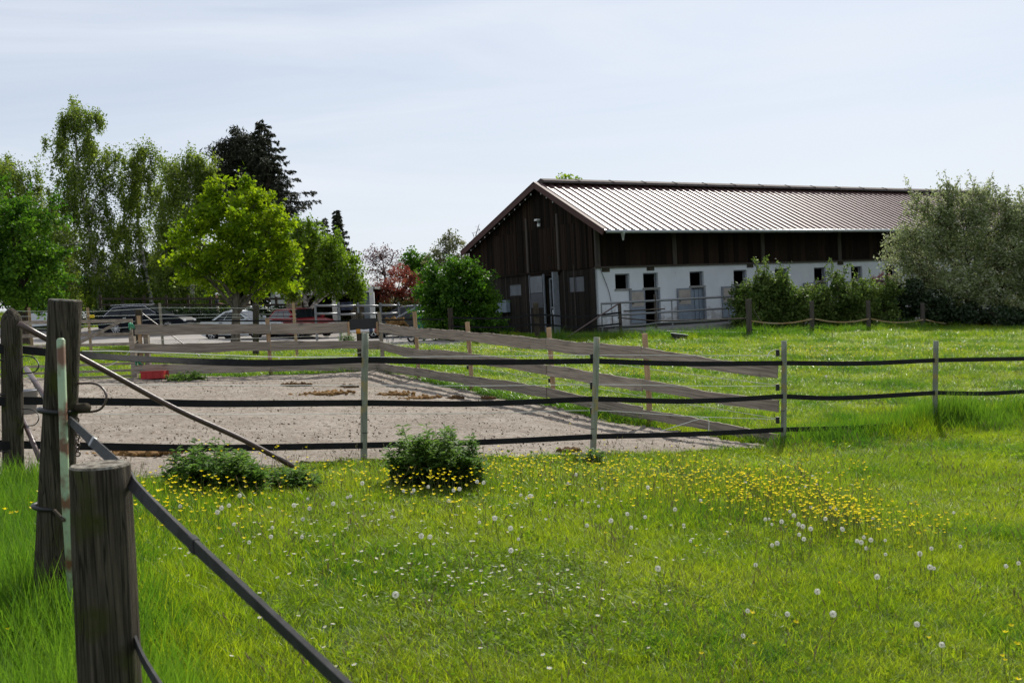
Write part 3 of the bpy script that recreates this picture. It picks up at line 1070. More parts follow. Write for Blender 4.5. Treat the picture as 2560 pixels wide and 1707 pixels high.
# ================================================================== FENCES
def log_mesh(b, base, top, r0, r1, n=36, m_=16, seed=0, dome=0.0, groove=.05):
    """round timber post with drying cracks and an uneven cut end; adds to builder b, returns index of the end face"""
    rg = np.random.default_rng(seed)
    base, top = np.array(base, float), np.array(top, float)
    d = top - base
    L = np.linalg.norm(d)
    d /= L
    a = np.cross(d, (0, 1, 0))
    a /= np.linalg.norm(a)
    c = np.cross(d, a)
    ang = np.arange(n) * 2 * np.pi / n
    gr = np.zeros(n)
    for _ in range(5):
        k = rg.integers(0, n)
        gr[k] -= rg.uniform(.5, 1.6) * groove
        gr[(k + 1) % n] -= rg.uniform(.1, .5) * groove
    rough_ = rg.normal(0, .012, n)
    k0 = len(b.v)
    stations = [(i / m_, 1.0) for i in range(m_ + 1)]
    if dome:
        stations += [(1 + dome * .35 / L, .86), (1 + dome * .75 / L, .5), (1 + dome / L, .12)]
    else:
        stations += [(1 + .006 / L, .95)]
    for q, sc_ in stations:
        r = (r0 + (r1 - r0) * min(q, 1)) * sc_
        wob = 1 + .02 * math.sin(q * 7 + seed)
        for j in range(n):
            rr = r * wob * (1 + rough_[j] + gr[j] * (.5 + .5 * math.sin(q * 5 + j)) + rg.normal(0, .004))
            b.v.append(tuple(base + d * L * q + (a * math.cos(ang[j]) + c * math.sin(ang[j])) * rr))
    for i in range(len(stations) - 1):
        for j in range(n):
            x, y = k0 + i * n + j, k0 + i * n + (j + 1) % n
            b.f.append((x, y, y + n, x + n))
    e = k0 + (len(stations) - 1) * n
    b.f.append(tuple(e + j for j in range(n)))
    b.f.append(tuple(k0 + j for j in reversed(range(n))))
    return b


def log_post(parent, base, top, r0, r1, mt, seed=0, dome=0.0, n=36, endmat=None):
    base = np.array(base, float)
    b = log_mesh(MB(), base - np.array([0, 0, .25]), top, r0, r1, n=n, seed=seed, dome=dome)
    o = b.build('post', mt, parent, smooth=True, loc=base)
    me = o.data
    if endmat is not None:
        me.materials.append(endmat)
        e = len(me.polygons) - 2
        me.polygons[e].material_index = 1
        me.polygons[e].use_smooth = False
        for i in range(e - n, e):
            me.polygons[i].material_index = 1
            me.polygons[i].use_smooth = False
    return o


def gpt(px, py, Yd):
    p = at(px, py, Yd)
    return np.array([p[0], p[1], g1(p[0], p[1])])


# ---- black belt fence in front of the sand
LP = gpt(30, 1221, 8.2)
TP = [gpt(906, 1150, 10.8), gpt(1477, 1145, 12.3), gpt(1955, 1115, 13.9), gpt(2335, 1075, 15.4)]
TT = [at(913, 833, 10.8), at(1492, 843, 12.3), at(1960, 852, 13.9), at(2340, 852, 15.4)]
TP.append(TP[3] + (TP[3] - TP[2]))
TT.append(TT[3] + (TT[3] - TT[2]))
bf = thing('belt_fence', 'fence of three black rubber belts on thin grey-green posts before the sand', 'fence', tuple(TP[0]))
logp = log_post(bf, LP, at(28, 800, 8.2), .083, .080, M['log'], 3, dome=.10)
logp['label'] = 'mossy round timber post with a pointed top'
for i, (p, q) in enumerate(zip(TP, TT)):
    b = MB()
    lo = np.array(p) - np.array([0, 0, .3])
    mid = (lo + q) / 2 + np.array([random.uniform(-.01, .01), 0, 0])
    b.tube(lerp_path([lo, mid, q], 6), .0375 + .002 * (i % 2), 14)
    o = b.build('post', M['pole'], bf, smooth=True, loc=p)
    c = MB()
    f = .36 if i != 2 else .45
    c.ring(lo + (q - lo) * f, .037, .004, q - lo)
    c.build('joint_ring', M['black'], o)
belts = [
    [(0, 868), (30, 871), (110, 879), (200, 886), (345, 896), (560, 905), (720, 906), (908, 899), (1200, 905), (1485, 902), (1725, 909), (1955, 907), (2150, 908), (2338, 900), (2560, 896), (2760, 890)],
    [(0, 999), (30, 1000), (345, 1004), (560, 1008), (908, 1006), (1200, 1008), (1485, 996), (1725, 1002), (1955, 990), (2100, 994), (2338, 981), (2450, 983), (2560, 978), (2760, 968)],
    [(0, 1108), (30, 1109), (345, 1116), (560, 1118), (908, 1112), (1200, 1104), (1485, 1090), (1725, 1084), (1955, 1073), (2150, 1067), (2338, 1051), (2560, 1043), (2760, 1032)]]
JP = [LP] + TP


def fence_plane(px, py):
    edges = [-400, 906, 1480, 1957, 2338, 9999]
    for i in range(5):
        if px < edges[i + 1]:
            A, B = JP[i], JP[i + 1]
            return on(px, py, A, B)


for r_, row in enumerate(belts):
    cuts = [0, 908, 1485, 1955, 2338, 2800]
    for i in range(5):
        seg = [p for p in row if cuts[i] <= p[0] <= cuts[i + 1]]
        if i == 0:
            seg = [p for p in seg if p[0] >= 30] if r_ else seg
        path = lerp_path([fence_plane(*p) for p in seg], 8)
        n = np.array([0, -.042, 0])
        path = [p + n for p in path]
        ups = []
        for k in range(len(path)):
            u = k / (len(path) - 1)
            tw = math.sin(u * math.pi) * (.85 if (i == 0 and r_ == 0) else random.uniform(.0, .08))
            if i == 0 and r_ == 0:
                tw = .9 * math.exp(-((u - .55) / .22) ** 2)
            ups.append((0, math.sin(tw), math.cos(tw)))
        b = MB().ribbon(path, .066, .007, ups)
        b.build('belt', M['rubber'], bf, loc=path[0])
# belt wraps round the timber post
for py in (871, 1000, 1109):
    c = on(30, py, LP, TP[0])
    b = MB()
    prof_ = [(.083, -.034), (.092, -.034), (.092, .034), (.083, .034)]
    b.lathe((LP[0], LP[1], c[2]), prof_, 18)
    b.build('belt_wrap', M['rubber'], bf)
for dz in (.32, .78, 1.06):
    b = MB().ring((LP[0], LP[1], LP[2] + dz), .084, .006)
    b.build('wire_wrap', M['black'], bf)
# white electric cords of that fence
cords = [[(200, 878), (345, 880), (700, 893), (915, 893), (1200, 891), (1488, 888), (1720, 889), (1952, 889)],
         [(230, 962), (560, 964), (908, 964), (1200, 965), (1486, 962), (1720, 965), (1952, 966)],
         [(230, 1036), (560, 1037), (908, 1035), (1200, 1034), (1486, 1027), (1720, 1041), (1952, 1049)]]
for row in cords:
    path = lerp_path([fence_plane(*p) + np.array([0, .045, 0]) for p in row], 6)
    MB().tube(path, .0038, 5).build('cord', M['cord'], bf, loc=path[0])
for (i, ys_) in ((1, (893, 964, 1027)), (2, (870 + 12, 968, 1050))):
    for y_ in ys_:
        px = 1486 if i == 1 else 1950
        p = fence_plane(px - 6, y_)
        MB().beam(p - np.array([0, 0, .045]), p + np.array([0, 0, .045]), .045, .035, (0, 1, 0)).build('insulator', M['black'], bf, loc=p)
lp_ = [fence_plane(1918, 893), fence_plane(1925, 880), fence_plane(1940, 874), fence_plane(1952, 880)]
MB().tube(lerp_path(lp_, 5), .005, 5).build('cord_loop', M['cord'], bf)
lp_ = [fence_plane(1650, 1078), fence_plane(1700, 1062), fence_plane(1748, 1047), fence_plane(1770, 1046), fence_plane(1772, 1075), fence_plane(1770, 1095)]
MB().tube(lerp_path(lp_, 5), .005, 5).build('cord_loop', M['cord'], bf)
# diagonal pipe brace from the timber post to the ground
A, B = at(46, 809, 8.08), gpt(770, 1187, 9.75)
B[2] += .02
mid = (A + B) / 2 + np.array([0, -.02, -.05])
b = MB().tube(lerp_path([A, (A + mid) / 2 + np.array([0, 0, .0]), mid, (B + mid) / 2, B - np.array([0, 0, .05])], 5), .024, 12)
b.build('brace_pipe', M['rust'], bf, smooth=True, loc=A)['label'] = 'brown rusty pipe bracing the timber post'
A, B = at(66, 922, 8.6), at(108, 985, 7.6)
b = MB().tube([A, B, at(140, 1035, 7.2)], .022, 10)
b.build('latch_pipe', M['rust'], bf, smooth=True, loc=A)
A = at(58, 1050, 8.3)
b = MB().tube([A, at(78, 1095, 8.1), at(100, 1150, 7.9)], .020, 10)
b.build('latch_pipe', M['rust'], bf, smooth=True, loc=A)
hp = [at(54, 891, 8.15), at(72, 890, 8.1), at(88, 897, 8.05), at(97, 912, 8.0), at(92, 925, 8.0), at(80, 931, 8.05), at(56, 933, 8.15)]
MB().tube(lerp_path(hp, 5), .0055, 6).build('hoop', M['black'], bf, smooth=True)
hp = [at(56, 1022, 8.15), at(80, 1024, 8.1), at(95, 1035, 8.05), at(96, 1050, 8.0), at(86, 1062, 8.05), at(72, 1064, 8.1)]
MB().tube(lerp_path(hp, 5), .0045, 6).build('hoop', M['black'], bf, smooth=True)

# ---- foreground strap fence
sf = thing('strap_fence', 'thick old round posts with a faded rubber strap running towards the viewer', 'fence', (-1.1, 2.73, g1(-1.1, 2.73)))
P2b = np.array([*at(105, 1500, 4.46)[:2], 0])
P2b[2] = g1(P2b[0], P2b[1])
P2t = at(163, 752, 4.46)
p2 = log_post(sf, P2b, P2t, .080, .071, M['log'], 5, n=56, endmat=M['log_top'])
p2['label'] = 'tall mossy round post with a flat cut top'
P1b = at(272, 1800, 2.73)
P1b[2] = g1(P1b[0], P1b[1])
P1t = at(250, 1165, 2.73)
p1 = log_post(sf, P1b, P1t, .084, .0785, M['log'], 9, n=64, endmat=M['log_top'])
p1['label'] = 'short stout weathered post with a flat rough top'
dP2 = (P2t - P2b) / np.linalg.norm(P2t - P2b)
for py, tr in ((1026, .012), (1264, .010)):
    c = P2b + dP2 * ((at(140, py, 4.46)[2] - P2b[2]) / dP2[2])
    MB().ring(c, .078, tr, dP2, 22, 8).build('wire_band', M['black'], sf, smooth=True)
# the long strap: back post -> front post -> on past the camera
st = [at(172, 1047, 4.42), at(232, 1105, 3.5), at(310, 1178, 2.84), at(335, 1215, 2.70), at(420, 1300, 2.35), at(600, 1468, 1.90), at(860, 1712, 1.50)]
P_ = lerp_path(st, 7)
P_.append(P_[-1] + (P_[-1] - P_[-2]) * 12)
ups = []
for k in range(len(P_)):
    u = k / (len(P_) - 1)
    tw = .25 + .55 * math.sin(u * 5.0)
    ups.append((math.sin(tw) * .6, math.sin(tw) * .5, math.cos(tw)))
MB().ribbon(P_, .031, .009, ups).build('strap', M['strap'], sf, loc=st[3])
for q in (.18, .62):
    k = int(q * (len(P_) - 2)) if q < .5 else 31
    d = P_[k + 1] - P_[k]
    d /= np.linalg.norm(d)
    MB().beam(P_[k] - d * .02, P_[k] + d * .02, .016, .035, ups[k]).build('strap_buckle', M['galv'] if q < .5 else M['strap'], sf, bevel=.003)
st2 = [at(338, 1600, 2.72), at(360, 1650, 2.6), at(402, 1720, 2.3), at(520, 1900, 1.9)]
P_ = lerp_path(st2, 5)
MB().ribbon(P_, .030, .007).build('strap', M['strap'], sf, loc=st2[0])
# latch fittings on the tall post
hp = [at(196, 948, 4.5), at(196, 958, 4.46), at(232, 958, 4.42), at(254, 968, 4.4), at(266, 990, 4.38), at(258, 1015, 4.38), at(240, 1027, 4.4), at(195, 1031, 4.45)]
MB().tube(lerp_path(hp, 5), .0052, 7).build('hoop', M['rust'], sf, smooth=True)
A = at(185, 1020, 4.5)
B = at(216, 1019, 4.36)
MB().tube([A, B], .021, 12).build('peg', M['log_dark'], sf, smooth=True)
for k in range(9):
    c = at(191 + k * .4, 1050 + k * 10.5, 4.40)
    MB().ring(c, .011, .0035, (1, 0, 0) if k % 2 else (0, 1, 0), 10, 5).build('chain_link', M['rust'], sf, smooth=True)
A, B = at(133, 1272, 4.36), at(160, 1300, 4.24)
MB().tube([A, B], .008, 6).build('toggle', M['log_dark'], sf)

# leaning green pole
gp = thing('leaning_pole', 'chipped pale green metal pole leaning against the tall mossy post', 'pole', tuple(gpt(190, 1640, 4.25)))
A = at(152, 850, 4.33)
B = gpt(190, 1640, 4.22)
b = MB().tube([B - np.array([0, 0, .1]), (A + B) / 2 + np.array([-.012, 0, 0]), A, A + (A - B) * .006], [.0175, .0175, .0175, .011], 16)
b.build('pole', M['pole_green'], gp, smooth=True, loc=B)

# ---- board fence round the sand
PC = gpt(951, 929, 24.6)
paddock = thing('board_fence', 'three-board weathered timber fence with pale stakes round the sand paddock', 'fence', tuple(PC))
right_posts = [(951, 929, 780, 24.6), (1040, 945, 779, 23.0), (1172, 978, 805, 21.2), (1376, 1015, 819, 18.6), (1617, 1073, 834, 16.3)]
left_posts = [(355, 950, 789, 23.9), (676, 941, 796, 24.05)]
RP = [gpt(px, pb, Yd) for px, pb, pt, Yd in right_posts] + [TP[2].copy()]
LPs = [gpt(px, pb, Yd) for px, pb, pt, Yd in left_posts] + [RP[0]]
wood_d = np.array([.80, .60, 0])                     # stakes stand outside the boards
for i, (px, pb, pt, Yd) in enumerate(right_posts):
    off = np.array([.80, .55, 0]) * .07
    p = RP[i] + off
    tp = at(px - 8, pt, Yd)
    tp = np.array([p[0] - .02, p[1], tp[2]])
    b = MB()
    b.tube([p - np.array([0, 0, .3]), p + np.array([.01, 0, .5]), tp], .047, 9 if i else 4, jit=.05)
    o = b.build('stake', M['stake'] if i else M['board'], paddock, loc=p)
for i, (px, pb, pt, Yd) in enumerate(left_posts):
    p = LPs[i] + np.array([0, .07, 0])
    tp = at(px - 10, pt, Yd)
    MB().tube([p - np.array([0, 0, .3]), np.array([p[0] - .015, p[1], tp[2]])], .05, 8, jit=.04).build('stake', M['stake'], paddock, loc=p)
p = LPs[0] + np.array([-.16, .05, 0])
MB().beam(p - np.array([0, 0, .3]), p + np.array([-.03, 0, 1.05]), .12, .14, (0, 1, 0)).build('gate_post', M['board'], paddock, loc=p)
p = LPs[0] + np.array([.14, .13, 0])
MB().beam(p - np.array([0, 0, .3]), p + np.array([-.02, 0, 1.15]), .11, .13, (0, 1, 0)).build('gate_post', M['board'], paddock, loc=p)
# stake behind the last board end
brd_r = [(951, (817, 862, 918)), (1040, (831, 883, 929)), (1165, (839, 891, 948)), (1372, (859, 925, 981)), (1610, (883, 961, 1033)), (1950, (928, 1014, 1097))]
brd_l = [(338, (823, 871, 923)), (676, (822, 865, 918)), (951, (817, 862, 918))]


def board(parent, A, B, h0, h1, sag, seed, nrm, mt=None):
    """sawn board with natural wavy edges from A to B (end centres); own frame: x along the board"""
    rg = np.random.default_rng(seed)
    A, B = np.array(A, float), np.array(B, float)
    d = B - A
    L = np.linalg.norm(d)
    dx = d / L
    nn = np.array(nrm, float)
    nn -= dx * np.dot(nn, dx)
    nn /= np.linalg.norm(nn)
    dz = np.cross(dx, nn)
    if dz[2] < 0:
        dz = -dz
        nn = -nn
    N = max(6, int(L / .09))
    V_, F_ = [], []
    pht, phb = rg.uniform(0, 6, 4), rg.uniform(0, 6, 4)
    cup = rg.uniform(-.006, .006)
    for i in range(N + 1):
        u = i / N
        x = L * u
        h = h0 + (h1 - h0) * u
        et = .010 * math.sin(x * 2.1 + pht[0]) + .006 * math.sin(x * 5.3 + pht[1]) + rg.normal(0, .0028)
        eb = .010 * math.sin(x * 1.8 + phb[0]) + .006 * math.sin(x * 4.7 + phb[1]) + rg.normal(0, .0028)
        y0 = -.5 * .028 + sag * .25 * math.sin(u * math.pi * 2)
        zc = -sag * 4 * u * (1 - u)
        zt, zb = zc + h / 2 + et, zc - h / 2 + eb
        V_ += [(x, y0, zb), (x, y0 + .028, zb), (x, y0 + .028 + cup, zt), (x, y0 + cup, zt)]
    for i in range(N):
        for j in range(4):
            a, b_ = i * 4 + j, i * 4 + (j + 1) % 4
            F_.append((a, a + 4, b_ + 4, b_))
    F_ += [(0, 1, 2, 3), (N * 4 + 3, N * 4 + 2, N * 4 + 1, N * 4)]
    me = bpy.data.meshes.new('board')
    me.from_pydata(V_, [], F_)
    me.materials.append(mt or M['board'])
    o = bpy.data.objects.new('board', me)
    col.objects.link(o)
    o.parent = parent
    mm = Matrix((Vector(dx), Vector(nn), Vector(dz))).transposed().to_4x4()
    mm.translation = Vector(A - origin_of(parent))
    o.matrix_local = mm
    return o


def brow(tab, posts, k, lifts, seed0):
    pts = []
    for i, (px, ys_) in enumerate(tab):
        A = posts[max(0, min(i, len(posts) - 2))]
        B = posts[max(0, min(i, len(posts) - 2)) + 1]
        pts.append(on(px, ys_[k], A, B) if i < len(tab) - 1 else on(px, ys_[k], posts[-2], posts[-1]))
    return pts


for k in range(3):
    pts = brow(brd_r, RP, k, None, 0)
    cuts = [[0, 1, 2], [2, 3, 4, 5]] if k == 0 else ([[0, 1], [1, 2, 3], [3, 4, 5]] if k == 1 else [[0, 1, 2], [2, 3], [3, 4, 5]])
    for c in cuts:
        for a, b_ in zip(c[:-1], c[1:]):
            off = np.array([-.025, -.018, 0]) * (1 + .6 * (cuts.index(c) % 2))
            h = [.215, .20, .195][k]
            if b_ == 5:
                h = [.185, .165, .16][k]
            ext = (pts[b_] - pts[a]) * .002
            board(paddock, pts[a] + off, pts[b_] + off - ext, h + random.uniform(-.008, .012), h * (.95 if b_ == 5 else 1), random.uniform(-.01, .02), 40 + k * 10 + a, (-.6, -.8, 0))
    pts = brow(brd_l, LPs, k, None, 0)
    off = np.array([0, -.03, 0])
    h = [.25, .225, .22][k]
    board(paddock, pts[0] + off, pts[1] + off, h, h * .98, .01, 80 + k, (0, -1, 0))
    if k == 0:
        e = on(868, 818, LPs[1], LPs[2])
        board(paddock, pts[1] + off + np.array([.012, .004, 0]), e + off, h, h * 1.05, .0, 90 + k, (0, -1, 0))
    else:
        board(paddock, pts[1] + off + np.array([.012, .004, 0]), pts[2] + off + np.array([-.03, 0, 0]), h * .98, h * .9, -.012, 90 + k, (0, -1, 0))
# nails at the left board ends
nail = MB().lathe((0, 0, 0), [(.0, .0), (.012, .0), (.012, .008), (0, .01)], 8).mesh('nail')
nail.materials.append(M['galv'])
for k in range(3):
    c = on(349 + k * 3, brd_l[0][1][k], LPs[0], LPs[1])
    for dz in (-.07, 0, .07):
        o = link('nail', nail, None, paddock, tuple(c + np.array([0, -.046, dz]) - origin_of(paddock)), (R(90), 0, 0))
# outer cords along the right-hand boards with insulators
oc = [[(945, 872), (1040, 855), (1166, 866), (1372, 888), (1612, 923), (1948, 966)], [(1060, 908), (1168, 919), (1374, 952), (1614, 995), (1948, 1050)]]
for row in oc:
    path = []
    for px, py in row:
        for i in range(5):
            edges = [951, 1040, 1170, 1374, 1614, 9999]
            if px <= edges[i + 1]:
                path.append(on(px, py, RP[i], RP[i + 1]) + np.array([.07, .05, 0]))
                break
    path = lerp_path(path, 4)
    MB().tube(path, .0042, 5).build('cord', M['cord'], paddock, loc=path[0])
for i, ys_ in ((1, (857,)), (2, (867, 919)), (3, (888, 952)), (4, (924,))):
    for y_ in ys_:
        px = right_posts[i][0] - 10
        p = on(px, y_, RP[i - 1], RP[i]) + np.array([.06, .05, 0])
        MB().beam(p - np.array([0, 0, .04]), p + np.array([0, 0, .04]), .05, .04, (0, 1, 0)).build('insulator', M['black'], paddock, loc=p)
path = [at(383, 850, 24.3), at(520, 848, 24.5), at(680, 844, 24.6), at(860, 838, 24.9)]
MB().tube(lerp_path(path, 5), .005, 5).build('cord', M['cord'], paddock)
path = [at(230, 866 + 5, 24.3), at(500, 892, 24.4), at(676, 893, 24.3), at(850, 888, 24.8), at(948, 872, 25.0)]
MB().tube(lerp_path(path, 5), .005, 5).build('cord', M['cord'], paddock)
# green twine at the corner of the gate
for (px, py) in ((335, 815), (352, 905)):
    c = on(px, py, LPs[0], LPs[1])
    for q in range(3):
        MB().ring(c + np.array([.05 * q - .1, -.02, random.uniform(-.02, .02)]), .075, .014, (1, .2, .3 * q), 14, 6).build('twine', M['green_twine'], paddock, smooth=True)

# ---- black plank with striped jump pole in the corner
bp_ = thing('black_board', 'short black board with wooden end cleats fixed at the paddock corner', 'board', tuple(RP[0] + np.array([-.4, .05, .9])))
A, B = on(874, 812, LPs[1], LPs[2]), on(943, 808, LPs[1], LPs[2])
off = np.array([0, .05, 0])
MB().beam(A + off, B + off, .03, .26).build('panel', M['black'], bp_)
for px in (871, 943):
    c = on(px, 818, LPs[1], LPs[2]) + np.array([0, .02, 0])
    MB().beam(c - np.array([0, 0, .19]), c + np.array([0, 0, .13]), .05, .05, (0, 1, 0)).build('cleat', M['stake'], bp_)
jp = thing('jump_pole', 'white jump pole with orange, blue and red bands under the black board', 'pole', tuple(RP[0] + np.array([-.4, .05, .7])))
segs = [(870, 883, 'white_paint', .035), (883, 889, 'white_paint', .045), (889, 900, 'orange_paint', .06), (900, 905, 'white_paint', .05), (905, 917, 'white_paint', .04), (917, 922, 'white_paint', .045), (922, 931, 'blue_paint', .05), (931, 935, 'white_paint', .052), (935, 945, 'pink_paint', .055)]
for a, b_, mm_, r_ in segs:
    A = on(a, 829.5 - (a - 870) * .055, LPs[1], LPs[2]) + np.array([0, .06, 0])
    B = on(b_, 829.5 - (b_ - 870) * .055, LPs[1], LPs[2]) + np.array([0, .06, 0])
    MB().tube([A, B], r_, 12).build('band', M[mm_], jp, smooth=False)
# dark log post behind that corner
cl = thing('log_post', 'squat dark weathered log post behind the striped jump pole', 'post', tuple(gpt(900, 866, 27)))
log_post(cl, gpt(900, 866, 26.6), at(897, 782, 26.6), .085, .085, M['log_dark'], 21, n=20, endmat=M['log_top'])

# ---- slatted gate left of the board fence
gate = thing('field_gate', 'grey timber field gate with slim rails and a diagonal brace', 'gate', tuple(gpt(330, 950, 24.2)))
GA, GB = gpt(-260, 950, 23.0), gpt(331, 950, 24.2)
for (yl, yr, h) in ((806, 801, .06), (839, 835, .06), (870, 859, .05), (921, 908, .04), (938, 925, .04), (955, 939, .04)):
    A, B = on(-220, yl + 6, GA, GB), on(331, yr, GA, GB)
    MB().beam(A, B, .03, h * 1.35).build('rail', M['board'], gate, loc=A)
for px in (326, 120, -150):
    A, B = on(px, 797, GA, GB), on(px + 6, 950, GA, GB)
    MB().beam(A + np.array([0, .03, 0]), B + np.array([0, .03, 0]), .07, .03, (0, 1, 0)).build('stile', M['board'], gate, loc=A)
A, B = on(305, 802, GA, GB), on(190, 862, GA, GB)
MB().beam(A + np.array([0, -.03, 0]), B + np.array([0, -.03, 0]), .025, .07).build('brace', M['board'], gate, loc=A)
path = [at(335, 850, 24.0), at(322, 870, 23.9), at(330, 868, 23.9)]
path = [on(350, 851, GA, GB) + np.array([0, -.1, 0]), on(335, 862, GA, GB) + np.array([0, -.12, 0]), on(322, 884, GA, GB) + np.array([0, -.1, 0]), on(280, 912, GA, GB) + np.array([0, -.1, 0]), on(240, 918, GA, GB) + np.array([0, -.1, 0])]
MB().tube(lerp_path(path, 5), .006, 5).build('cord', M['cord'], gate)

# ---- rope fence along the yard
rf = thing('rope_fence', 'wooden stakes strung with thin white ropes along the yard edge', 'fence', tuple(gpt(405, 862, 33)))
rposts = [(-150, 880, 780, 31), (82, 872, 768, 31.5), (228, 866, 768, 32), (408, 858, 757, 33), (742, 862, 757, 31), (585 + 2, 868, 755, 33)]
RFP = {}
for px, pb, pt, Yd in rposts:
    p = gpt(px, pb, Yd)
    tpz = at(px, pt, Yd)[2]
    RFP[px] = (p, Yd)
    if px == 587:
        continue
    b = MB().tube([p - np.array([0, 0, .3]), np.array([p[0] - .04, p[1], tpz])], .045, 8, jit=.05)
    b.build('stake', M['stake'] if px != 408 else M['board'], rf, loc=p)
b = log_post(rf, gpt(345, 905, 30), at(347, 774, 30), .10, .10, M['log_dark'], 31, n=20)
b = log_post(rf, gpt(637, 866, 31.5), at(640, 762, 31.5), .10, .095, M['log'], 33, n=24, endmat=M['log_top'])
tgt = [(-150, -12), (82, 0), (228, 0), (408, -6)]
for k, ys_ in enumerate(([777, 778, 779, 769], [790, 791, 790, 787], [811, 812, 813, 796], [821, 822, 824, 811])):
    path = [at(px, y_, RFP[px][1]) + np.array([0, -.06, 0]) for (px, _), y_ in zip(tgt, ys_)]
    MB().tube(lerp_path(path, 5), .0055, 4).build('rope', M['cord'], rf, loc=path[0])
for k, (y0, y1, y2) in enumerate(((769, 770, 774), (787, 786, 786), (796, 793, 796), (812, 803, 803))):
    path = [at(408, y0, 33) + np.array([0, -.06, 0]), at(580, y1, 32.6), at(742, y2, 31) + np.array([0, -.06, 0])]
    MB().tube(lerp_path(path, 6), .0055, 4).build('rope', M['cord'], rf, loc=path[0])
path = [at(480, 803, 31.5), at(640, 802, 31.3), at(760, 803, 31), at(900, 802, 31), at(1000, 799, 32), at(1110, 798, 33)]
MB().ribbon(lerp_path(path, 5), .05, .01).build('black_belt', M['rubber'], rf, loc=path[0])
A, B = at(356, 784, 30), gpt(505, 862, 30.5)
MB().tube([A, B], .016, 8).build('brace_pipe', M['rust'], rf, loc=A)
yl_ = MB()
c = at(230, 791, 31.9)
yl_.beam(c - np.array([.07, 0, 0]), c + np.array([.07, 0, 0]), .06, .10)
yl_.build('tape_reel', M['yellow_plastic'], rf, bevel=.015)['label'] = 'bright yellow insulator block on a stake'

# ---- dark belt rails on log posts before the gable
dg = thing('dark_rail_fence', 'dark log posts with sagging black belts in front of the barn gable', 'fence', tuple(gpt(1344, 838, 40)))
dposts = [(1130, 845, 770, 41.5), (1344, 838, 757, 40.0), (1553, 836, 757, 40.3)]
DP = []
for px, pb, pt, Yd in dposts:
    p = gpt(px, pb, Yd)
    DP.append(p)
    log_post(dg, p, np.array([p[0] - .02, p[1], at(px, pt, Yd)[2]]), .11 if px != 1553 else .07, .11 if px != 1553 else .07, M['log_dark'] if px != 1553 else M['beam'], px, n=16)
for ys_ in ((794, 787, 792, 781), (816, 811, 818, 809)):
    pth = [at(1130, ys_[0], 41.3), at(1240, ys_[0] + 2, 40.6), at(1344, ys_[1], 39.85), at(1450, ys_[2], 39.9), at(1553, ys_[3], 40.15)]
    MB().ribbon(lerp_path(pth, 5), .07, .02).build('belt', M['rubber'], dg, loc=pth[2])
A, B = at(1548, 758, 40.2), gpt(1403, 846, 39.2)
MB().tube([A, B], .03, 8).build('brace_pipe', M['rust'], dg, loc=A)

# ---- galvanised pipe fence by the stable doors
pf = thing('pipe_fence', 'galvanised pipe railing in front of the stable doors', 'fence', tuple(BW(3, -2.2, .22)))
T0 = -2.1
fpA, fpB = BW(-.9, T0, 0), BW(12, T0, 0)
for (yl, yr, x0, x1, r_) in ((759, 739, 1503, 1862, .05), (790, 767, 1505, 1866, .045)):
    A, B = on(x0, yl, fpA, fpB), on(x1 + 40, yr - 2, fpA, fpB)
    MB().tube([A, B], r_, 10).build('rail', M['galv'], pf, smooth=True, loc=A)
for px, yt, yb in ((1503, 757, 812), (1637, 736, 823), (1679, 750, 800), (1820, 739, 797)):
    A = on(px, yt, fpA, fpB)
    B = np.array([A[0], A[1], min(g1(A[0], A[1]), BARN_C[2] + .2)])
    MB().tube([B, A], .055 if px == 1637 else .03, 8).build('upright', M['galv'] if px != 1637 else M['beam'], pf, loc=B)
fq0, fq1 = DP[2], gpt(1873, 842, 37)
for pts_ in ([(1560, 778), (1640, 773), (1662, 772)], [(1545, 794), (1600, 799), (1650, 802), (1760, 800), (1868, 796)], [(1537, 816), (1600, 813), (1645, 807), (1720, 804), (1800, 799)], [(1537, 821), (1640, 827), (1760, 831), (1862, 832)]):
    path = [on(px, py, fq0, fq1) for px, py in pts_]
    MB().tube(lerp_path(path, 4), .028, 7).build('lower_rail', M['galv'] if pts_[0][1] > 800 else M['beam'], pf, smooth=True, loc=path[0])

# ---- sagging yellow tape fence before the hedge
yf = thing('tape_fence', 'split grey posts with sagging faded yellow tape before the bramble hedge', 'fence', tuple(gpt(1873, 842, 37)))
yp = [(1873, 748, 37, .11), (2031, 753, 38.6, .085), (2172, 752, 40.1, .085), (2308, 758, 41.7, .085), (2432, 769, 43.2, .085), (2560, 772, 44.8, .085), (2690, 775, 46.3, .085)]
YP, YT = [], []
for px, pt, Yd, r_ in yp:
    a_ = at(px, 830, Yd)
    p = np.array([a_[0], a_[1], g1(a_[0], a_[1])])
    t_ = at(px - 2, pt, Yd)
    YP.append(p)
    YT.append(t_)
    log_post(yf, p, t_, r_, r_, M['beam'], px, n=14)
ty = [802, 797, 797, 799, 804, 808, 810]
for i in range(6):
    A = at(yp[i][0] + 6, ty[i], yp[i][2] - .1)
    B = at(yp[i + 1][0], ty[i + 1], yp[i + 1][2] - .1)
    md = (A + B) / 2 - np.array([0, 0, .13])
    path = lerp_path([A, (A + md) / 2 - np.array([0, 0, .03]), md, (B + md) / 2 - np.array([0, 0, .03]), B], 4)
    MB().ribbon(path, .05, .006).build('tape', M['ycord'], yf, loc=A)
    path = lerp_path([p - np.array([0, 0, .33]) for p in (A, md, B)], 5)
    MB().ribbon(path, .04, .006).build('belt', M['rubber'], yf, loc=A)
A, B = at(1884, 775, 37), gpt(1925, 838, 37.6)
MB().tube([A, B], .018, 6).build('brace', M['beam'], yf)

